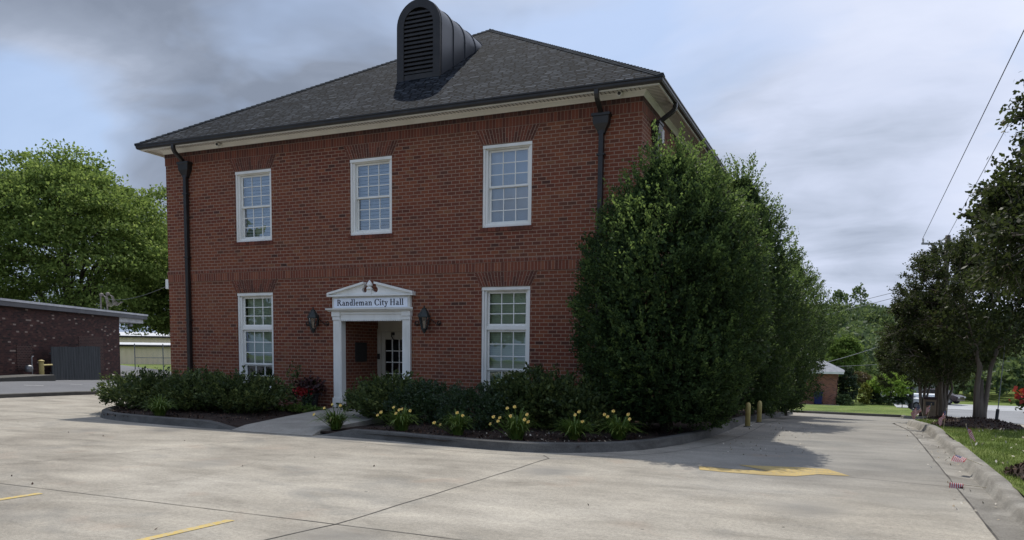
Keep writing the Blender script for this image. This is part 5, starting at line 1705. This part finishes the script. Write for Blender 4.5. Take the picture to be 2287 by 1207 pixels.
# ------------------------------------------------------------------ store, sheds and trees on the left
SA = (-26.62, 14.74)
sth = math.atan2(-.891, .454)
store = thing('brick_store', 'low dark brick store with flat white edged roof and overhang on the left', 'building', (SA[0], SA[1], 0), sth)
m_ = MB().box(0, 24, -12, 0, -1.2, 3.10)
m_.build('wall', 'brick_store', store)
m_ = MB().box(-3.3, 25, -12.6, .22, 3.105, 3.30)
m_.build('fascia', 'fascia_grey', store)
m_ = MB().box(-3.34, 25, -12.65, .26, 3.302, 3.40)
m_.build('roof', 'white_roofing', store)
m_ = MB().box(-3.2, -.02, -2.6, .02, 2.86, 3.10)
m_.build('canopy_soffit', 'white_roofing', store)
for x0, x1, z0, z1 in ((2.0, 4.6, .2, 1.97), (8.75, 9.95, .4, 1.49)):
    MB().box(x0, x1, .001, .018, z0, z1).build('bricked_opening', 'brick_infill', store)
m_ = MB().tube([(-1.55, -.05, 2.86), (-1.55, -.05, 2.80)], .03, 8).lathe([(.05, 2.80), (.13, 2.74), (.14, 2.66), (.10, 2.62)], 12, (-1.55, -.05, 0))
m_.build('canopy_lamp', 'galv_steel', store)
for k, (x, z) in enumerate(((-2.3, 4.45), (-3.1, 4.55))):
    m_ = MB().tube([(x, -2, 3.35), (x, -2, z)], .045, 8)
    mast = m_.build('service_mast', 'mast_grey', store)
    MB().lathe([(.02, -.06), (.10, -.05), (.12, .03), (.10, .09), (.04, .12)], 12, (x, -1.95, z)).build('weather_head', 'mast_grey', mast)
    for j in range(4):
        a_ = .08 * j
        MB().tube([(x, -1.85, z), (x + .10 + a_, -1.6, z - .12), (x + .12 + a_, -1.5, z - .38 - a_), (x - .05 + a_ * 1.3, -1.3, z - .55 - .5 * a_), (x - .25 + a_, -1.2, z - .42)], .018, 5).build('service_loop', 'mast_grey', mast)

def local(s, off):
    return SA[0] + .454 * s + .891 * off, SA[1] - .891 * s + .454 * off
x, y = local(5.9, .55)
gate = thing('wooden_screen', 'dark weathered plank screen standing against the brick store', 'fence', (x, y, g(x, y)), sth)
for i in range(19):
    xx = -2.35 + i * 4.7 / 19
    dz = random.uniform(-.02, .02)
    m_ = MB().box(xx + .006, xx + 4.7 / 19 - .006, random.uniform(-.012, 0), .02, -.10 if i % 3 else -.2, 1.60 + dz + .03 * (i < 9))
    m_.build('plank', 'gate_wood', gate)
for z in (.35, 1.25):
    MB().box(-2.35, 2.35, -.075, -.014, z, z + .09).build('rail', 'gate_wood', gate)
x, y = local(9.72, .9)
t_ = thing('gas_guard', 'yellow guard post with side rail beside the wooden screen', 'bollard', (x, y, g(x, y)), sth)
MB().lathe([(.10, -.1), (.10, .82), (.13, .825), (.13, .86), (.02, .9)], 14).build('post', 'yellow_post', t_)
MB().tube([(-.1, -.0, .66), (-1.15, -.15, .66)], .035, 8).build('rail', 'yellow_post', t_)
x, y = local(9.35, .3)
t_ = thing('gas_meter', 'grey gas meter and pipes by the yellow guard post', 'meter', (x, y, g(x, y)), sth)
MB().tube([(0, 0, -.1), (0, 0, 1.0), (-.12, 0, 1.04), (-.5, -.25, 1.04)], .028, 8).build('pipe', 'galv_steel', t_)
MB().lathe([(.05, .34), (.15, .38), (.17, .5), (.15, .62), (.05, .66)], 14, (.25, 0, 0)).tube([(.25, 0, .5), (0, 0, .5)], .02, 6).build('meter_body', 'galv_steel', t_)
x, y = local(14.9, 1.1)
t_ = thing('loading_pad', 'low grey concrete pad along the foot of the brick store', 'pad', (x, y, g(x, y)), sth)
MB().box(-4.95, 5, -1.05, .45, -.4, .12).build('slab', 'kerb_grey', t_, bevel=.02)
MB().box(-5.0, 5, .4505, .47, -.4, .09).build('edge_board', 'bronze_metal', t_)

def shed(label, x, y, w_, d_, h, ridge, rz):
    t_ = thing('metal_shed', label, 'shed', (x, y, g(x, y)), rz, 'cream metal sheds')
    m_ = MB()
    n = int(w_ / .6)
    vs = []
    for i in range(n * 2 + 1):
        xx = -w_ / 2 + w_ * i / (2 * n)
        yy = -.05 if i % 2 else 0
        vs += [(xx, yy, -1.5), (xx, yy, h)]
    m_.add(vs, [(2 * i, 2 * i + 2, 2 * i + 3, 2 * i + 1) for i in range(2 * n)])
    m_.add([(-w_ / 2, 0, -1.5), (-w_ / 2, d_, -1.5), (-w_ / 2, d_, h), (-w_ / 2, d_ / 2, h + ridge), (-w_ / 2, 0, h)], [(0, 1, 2, 3, 4)])
    m_.add([(w_ / 2, 0, -1.5), (w_ / 2, d_, -1.5), (w_ / 2, d_, h), (w_ / 2, d_ / 2, h + ridge), (w_ / 2, 0, h)], [(4, 3, 2, 1, 0)])
    m_.build('wall', 'cream_metal', t_)
    m_ = MB()
    e = .35
    m_.add([(-w_ / 2 - e, -e, h - .03), (w_ / 2 + e, -e, h - .03), (w_ / 2 + e, d_ / 2, h + ridge + .05), (-w_ / 2 - e, d_ / 2, h + ridge + .05), (w_ / 2 + e, d_ + e, h - .03), (-w_ / 2 - e, d_ + e, h - .03)], [(0, 1, 2, 3), (3, 2, 4, 5)])
    m_.build('roof', 'white_roofing', t_)
    MB().box(-w_ / 2 - e, w_ / 2 + e, -e - .1, -e, h - .28, h - .05).build('gutter', 'bronze_metal', t_)
    MB().box(-w_ / 2 + 5.5, -w_ / 2 + 6.6, -.09, -.055, -.2, 2.0).build('door', 'white_roofing', t_)
    return t_
# facing roughly towards the camera
shed('near cream ribbed metal shed with white roof seen between store and hall', -72, 55.5, 26, 9, 2.35, .22, .70)
shed('farther taller cream shed whose gable shows above the nearer one', -84, 68, 26, 12, 3.7, .55, .70)
# chain-link gate
fx, fy = -52.5, 41.0
t_ = thing('chain_link_gate', 'tall steel tube gate of a wire fence before the cream sheds', 'gate', (fx, fy, g(fx, fy)), .68)
for x in (-2.6, 0, 2.6, 5.4):
    MB().tube([(x, 0, -.3), (x, 0, 2.75)], .05, 8).build('post', 'galv_steel', t_)
for z in (.12, 1.35, 2.6):
    MB().tube([(-2.6, 0, z), (5.4, 0, z)], .035, 6).build('rail', 'galv_steel', t_)
m_ = MB()
for i in range(54):
    x = -2.6 + i * 8.0 / 54
    for s in (-1, 1):
        x2 = x + s * 2.5
        a0, a1 = max(-2.6, min(5.4, x)), max(-2.6, min(5.4, x2))
        m_.tube([(a0, .02 * s, .12), (a1, .02 * s, .12 + 2.48 * (abs(a1 - a0) / 2.5 if abs(a1 - a0) > 0 else 0) + .001)], .004, 3, cap=False)
m_.build('mesh', 'galv_steel', t_)

def leafy_tree(name, label, x, y, z, rx, ry, rz_, cz, mat, leaf, ncl, per, trunk_h, group=None, seed=1, sd=.55, skirt=-.55, gaps=0.0, cat='tree', bark='bark_dark', tr=.35, zl=None):
    rg = random.Random(seed)
    nr_ = np.random.default_rng(seed)
    t_ = thing(name, label, cat, (x, y, z), 0, group)
    m_ = MB(); tips = []
    m_.tube([(0, 0, -.5), (0, 0, trunk_h * .5), (.1, .05, trunk_h)], [tr * 1.3, tr, tr * .85], 10)
    nl = max(4, int(rx * 1.1))
    ends = []
    for i in range(nl * 3):
        D = Vector((rg.gauss(0, 1), rg.gauss(0, 1), abs(rg.gauss(.4, .7)))).normalized()
        e = Vector((D.x * rx * .8, D.y * ry * .8, cz + D.z * rz_ * .8))
        mid = Vector((e.x * .35, e.y * .35, trunk_h + (e.z - trunk_h) * .55))
        m_.tube([(0, 0, trunk_h * .92), mid, e], [tr * .45, tr * .22, tr * .05], 5)
        for k in range(3):
            f = e + Vector((rg.gauss(0, rx * .2), rg.gauss(0, ry * .2), rg.gauss(.1, rz_ * .15)))
            m_.tube([mid.lerp(e, .5), f], [tr * .12, tr * .03], 4)
    m_.build('trunk', bark, t_, smooth=True)
    D = unit(nr_.normal(size=(ncl, 3)))
    D[:, 2] = np.where(D[:, 2] < skirt, -D[:, 2], D[:, 2])
    lump = 1 + .26 * noise_arr(D, 2.1, seed * 3.7) + .18 * noise_arr(D, 4.6, seed * 1.9)
    rad = 1 - np.abs(nr_.normal(0, .20, ncl))
    keep = rad > .3
    D, lump, rad = D[keep], lump[keep], rad[keep]
    C = D * (lump * rad)[:, None] * np.array([rx, ry, rz_]) + np.array([0, 0, cz])
    k = nr_.poisson(per, len(C)) + 4
    s_ = nr_.uniform(.55, 1.35, len(C))
    P = np.repeat(C, k, 0) + np.clip(nr_.normal(0, 1, (k.sum(), 3)), -1.45, 1.45) * np.repeat(s_, k)[:, None] * np.array([sd, sd, sd * .42])
    ax = np.repeat(D, k, 0) * .7
    V = leaf_quads(P, leaf, ax, 1.0, .58, .25, nr_, .35)
    quads('crown', V, mat, t_)
    return t_
leafy_tree('pecan_tree', 'very large light green tree towering behind the brick store', -45.5, 25.8, g(-45, 26), 8.6, 8.6, 7.1, 8.9, 'pecan_leaf', .26, 820, 135, 3.4, 'trees on the left', 3, .72, -.75)
leafy_tree('pecan_tree', 'second light green tree behind the hall corner, half hidden by the bricks', -41.0, 35.5, g(-41, 35.5), 6.0, 6.0, 5.8, 7.6, 'pecan_leaf', .26, 420, 130, 3.0, 'trees on the left', 5, .7, -.75)
leafy_tree('pecan_tree', 'tree cut by the left edge of the picture behind the store roof', -46.0, 9.5, g(-46, 9.5), 6.3, 6.3, 5.6, 6.9, 'pecan_leaf', .26, 430, 130, 3.2, 'trees on the left', 8, .6, -.75)

# ------------------------------------------------------------------ far end of the drive
gx = lambda x, y: (x, y, g(x, y))
gl = lambda x, y: g(x, y) + .45
cot = thing('brick_cottage', 'small orange brick building with grey hip roof and white eave beyond the hollies', 'building', gx(6.0, 52.95))
m_ = MB().box(-6, 3.9, 0, 8, -.5, 3.05)
m_.build('wall', 'brick_cottage', cot)
m_ = MB()
m_.add([(-6.5, -.5, 3.22), (4.4, -.5, 3.22), (4.4, 8.5, 3.22), (-6.5, 8.5, 3.22), (-2.0, 4, 5.0), (.9, 4, 5.0)], [(0, 1, 5, 4), (1, 2, 5), (2, 3, 4, 5), (3, 0, 4)])
m_.build('roof', 'cottage_roof', cot)
MB().box(-6.5, 4.4, -.5, 8.5, 3.05, 3.215).build('eave', 'white_trim', cot)
rect_frame(MB(), 0, 1, 0, 1, .1, .1, 0, .1)
m_ = MB(); rect_frame(m_, -3.2, -2.2, .9, 2.4, .08, .08, -.04, .05)
wn = m_.build('window', 'white_trim', cot)
MB().box(-3.12, -2.28, .0, .02, .98, 2.32).build('pane', 'door_glass', wn)
t_ = thing('wheelie_bin', 'dark blue wheeled bin against the orange brick wall', 'bin', (8.55, 52.4, g(8.55, 52.4) + .49))
m_ = MB()
vs = [(-.26, -.30, .05), (.26, -.30, .05), (.26, .28, .05), (-.26, .28, .05), (-.34, -.40, .98), (.34, -.40, .98), (.34, .34, .98), (-.34, .34, .98)]
m_.add(vs, [(3, 2, 1, 0), (4, 5, 6, 7), (0, 1, 5, 4), (1, 2, 6, 5), (2, 3, 7, 6), (3, 0, 4, 7)])
m_.build('body', 'bin_blue', t_, bevel=.02)
MB().box(-.37, .37, -.44, .38, .985, 1.05).build('lid', 'bin_blue', t_, bevel=.02)
for s in (-1, 1):
    MB().tube([(s * .26, .33, .12), (s * .34, .33, .12)], .12, 12).build('wheel', 'black_plastic', t_)
MB().tube([(-.3, .42, .98), (.3, .42, .98)], .02, 6).build('handle', 'black_plastic', t_)
leafy_tree('round_shrub_tree', 'bright yellow green round small tree on the far lawn', 14.0, 57.0, gl(14, 57), 1.75, 1.75, 1.15, 1.45, 'bright_leaf', .17, 260, 26, .5, None, 21, .16, -.5, cat='tree', tr=.07)
leafy_tree('golden_conifer', 'golden green conical shrub left of the bright round tree', 12.05, 55.8, gl(12, 55.8), .55, .55, .95, .85, 'gold_leaf', .12, 120, 22, .3, None, 22, .08, -.9, cat='shrub', tr=.04)
leafy_tree('dark_shrub', 'small dark round shrub between golden conifer and bright tree', 12.75, 56.6, gl(12.7, 56.6), .62, .62, .75, .72, 'dark_leaf', .13, 120, 22, .3, None, 23, .09, -.8, cat='shrub', tr=.04)
leafy_tree('dark_evergreen', 'dark rounded evergreen beside the cottage corner', 10.75, 55.0, gl(10.7, 55), .75, .75, 1.55, 1.55, 'dark_leaf', .16, 200, 26, .4, None, 24, .12, -.9, cat='shrub', tr=.05)
leafy_tree('low_shrub', 'low grey green shrub at the foot of the cottage corner', 10.45, 53.0, gl(10.4, 53), .62, .55, .50, .42, 'wood_leaf', .13, 90, 22, .2, None, 25, .09, -.6, cat='shrub', tr=.03)
leafy_tree('rusty_crape', 'thin young tree with rust tinged crown on the far lawn', 11.45, 58.5, gl(11.4, 58.5), 1.25, 1.0, .62, 2.05, 'rust_leaf', .14, 140, 18, 1.0, None, 26, .16, -.5, tr=.05)
leafy_tree('hedge_shrub', 'low dark shrub under the bright tree, left one', 13.6, 56.2, gl(13.6, 56.2), .8, .5, .38, .30, 'wood_leaf', .12, 80, 20, .15, 'shrubs under the bright tree', 27, .08, -.5, cat='shrub', tr=.03)
leafy_tree('hedge_shrub', 'low dark shrub under the bright tree, right one', 15.0, 56.4, gl(15, 56.4), .75, .5, .48, .36, 'dark_leaf', .12, 80, 20, .15, 'shrubs under the bright tree', 28, .08, -.5, cat='shrub', tr=.03)
t_ = thing('yard_sign', 'low white framed sign with dark blue board on the far lawn', 'sign', (13.75, 60.2, gl(13.7, 60.2)), 0)
for s in (-.6, .6):
    MB().box(s - .09, s + .09, -.09, .09, 0, 1.15).build('post', 'trailer_white', t_)
MB().box(-.50, .50, -.04, .04, .65, 1.0).build('board', 'trailer_white', t_)
MB().box(-.44, .44, -.052, -.042, .45, .63).build('panel', 'bin_blue', t_)
t_ = thing('round_sign', 'small round pale sign on a post across the road', 'sign', gx(23.6, 53.5))
MB().tube([(0, 0, -.1), (0, 0, 1.25)], .03, 6).build('post', 'galv_steel', t_)
MB().tube([(0, -.03, 1.2), (0, -.06, 1.2)], .28, 16).build('disc', 'grey_plastic', t_)
MB().box(-.35, .35, -.05, -.03, .55, .80).build('plate', 'trailer_white', t_)
t_ = thing('flatbed_trailer', 'long low white trailer standing on the far street behind the tree trunks', 'trailer', gx(17.9, 66.5), -.05)
MB().box(-2.1, 1.0, -1.1, 1.1, .42, 1.05).build('body', 'trailer_white', t_, bevel=.03)
MB().box(-2.0, .9, -1.0, 1.0, .25, .418).build('chassis', 'black_plastic', t_)
for x in (-1.3, -.3, .5):
    for s in (-1, 1):
        MB().tube([(x, s * .85, .28), (x, s * 1.08, .28)], .28, 14).build('wheel', 'black_plastic', t_)

def car(label, x, y, rz, paint_):
    t_ = thing('parked_car', label, 'car', gx(x, y), rz, 'parked cars')
    side = [(-2.1, .35), (-2.15, .75), (-1.7, .9), (-1.05, .95), (-.45, 1.38), (.95, 1.42), (1.7, 1.0), (2.1, .92), (2.15, .45), (2.05, .32)]
    MB().prism(side, -.82, .82, 'xz').build('body', paint_, t_, bevel=.06)
    for s in (-1, 1):
        MB().prism([(-.85, .97), (-.38, 1.32), (.25, 1.34), (.25, .98)], s * .821, s * .835, 'xz').prism([(.32, .98), (.32, 1.34), (.85, 1.34), (1.3, 1.0)], s * .821, s * .835, 'xz').build('side_window', 'black_plastic', t_)
    MB().add([(-1.03, -.7, .975), (-1.03, .7, .975), (-.5, .62, 1.36), (-.5, -.62, 1.36)], [(0, 1, 2, 3)]).build('windscreen', 'black_plastic', t_)
    for x_ in (-1.32, 1.32):
        for s in (-1, 1):
            wl_ = MB().tube([(x_, s * .66, .32), (x_, s * .84, .32)], .32, 16).build('wheel', 'black_plastic', t_)
            MB().tube([(x_, s * .842, .32), (x_, s * .85, .32)], .19, 12).build('rim', 'galv_steel', wl_)
    for s in (-1, 1):
        MB().box(-2.17, -2.13, s * .6 - .16, s * .6 + .16, .62, .74).build('headlight', 'grey_plastic', t_)
car('white car mostly hidden by shrubs right of the bright round tree', 15.2, 60.5, 2.9, 'car_white')
car('dark maroon car behind the white trailer on the far street', 19.0, 70.3, 2.6, 'car_dark')
t_ = thing('pale_house', 'pale grey sided house with dark roof glimpsed behind the pale pole', 'building', gx(19.6, 86))
MB().box(-2.6, 2.6, 0, 6, -.5, 4.2).build('wall', 'grey_plastic', t_)
MB().prism([(-3.0, 4.15), (3.0, 4.15), (0, 5.6)], -.3, 6.3, 'xz').build('roof', 'cottage_roof', t_)
m_ = MB(); rect_frame(m_, -1.6, -.5, 1.2, 2.9, .09, .09, -.05, .05)
wn = m_.build('window', 'white_trim', t_)
MB().box(-1.5, -.6, -.01, .02, 1.3, 2.8).build('pane', 'black_plastic', wn)
leafy_tree('lime_tree', 'sunlit yellow green tree just behind the cottage', 10.2, 77, g(10, 77), 1.7, 1.7, 2.5, 4.4, 'lime_leaf', .24, 300, 30, 2.0, None, 31, .26, -.8, tr=.14)

# wooded hill and the wood across the road: one mass each
def woods(name, spots, mat, leaf, per):
    Vs = []
    for i, (x, y, z, r_, h) in enumerate(spots):
        n = per
        D = sph(n)
        D[:, 2] = np.where(D[:, 2] < -.5, -D[:, 2], D[:, 2])
        l_ = 1 + .26 * noise_arr(D, 2.0, i * 1.7) + .14 * noise_arr(D, 4.5, i * .7)
        rr = 1 - np.abs(RNG.normal(0, .13, n))
        P = D * (l_ * rr)[:, None] * np.array([r_, r_, h * .5]) + np.array([x, y, z + h * .52])
        Vs.append(leaf_quads(P, leaf * RNG.uniform(.85, 1.15), D * .6, 1.0, .75, .2, RNG, .35))
    o_ = quads(name, np.vstack(Vs), mat)
    o_['kind'] = 'stuff'
    return o_
spots = []
for i in range(430):
    x = random.uniform(-45, 75); y = random.uniform(112, 245)
    z = g(x, y) + float(hillf(np.array(x), np.array(y)))
    spots.append((x, y, z - .5, random.uniform(3.0, 5.2), random.uniform(6, 9.5)))
for x, y, h in ((7.5, 212, 11.5), (12.0, 214, 12.5)):
    spots.append((x, y, g(x, y) + float(hillf(np.array(x), np.array(y))) + 1, 2.4, h))
woods('hillside_wood', spots, 'wood_leaf', .85, 380)
spots = []
for i in range(120):
    x = random.uniform(13, 95); y = random.uniform(86, 112) - max(0, x - 40) * .25
    spots.append((x, y, g(x, y) - .3, random.uniform(2.2, 3.8), random.uniform(4, 7)))
for i in range(26):
    x = 22 + i * 2.6; y = 82 - i * .4 + random.uniform(-1, 1)
    spots.append((x, y, g(x, y) - .3, random.uniform(1.5, 2.4), random.uniform(2.2, 4.2)))
woods('roadside_wood', spots, 'wood_leaf', .62, 330)
spots = []
for i in range(170):
    a_ = R(random.uniform(150, 395))
    r_ = random.uniform(50, 78)
    x, y = 6 + r_ * math.cos(a_), -16 + r_ * math.sin(a_)
    if y > -16 + .35 * abs(x - 6) or (x < -24 and y > -10): continue
    spots.append((x, y, g(x, y) - .3, random.uniform(3.5, 5.5), random.uniform(9, 13)))
woods('wood_across_the_lot', spots, 'wood_leaf', 1.1, 220)
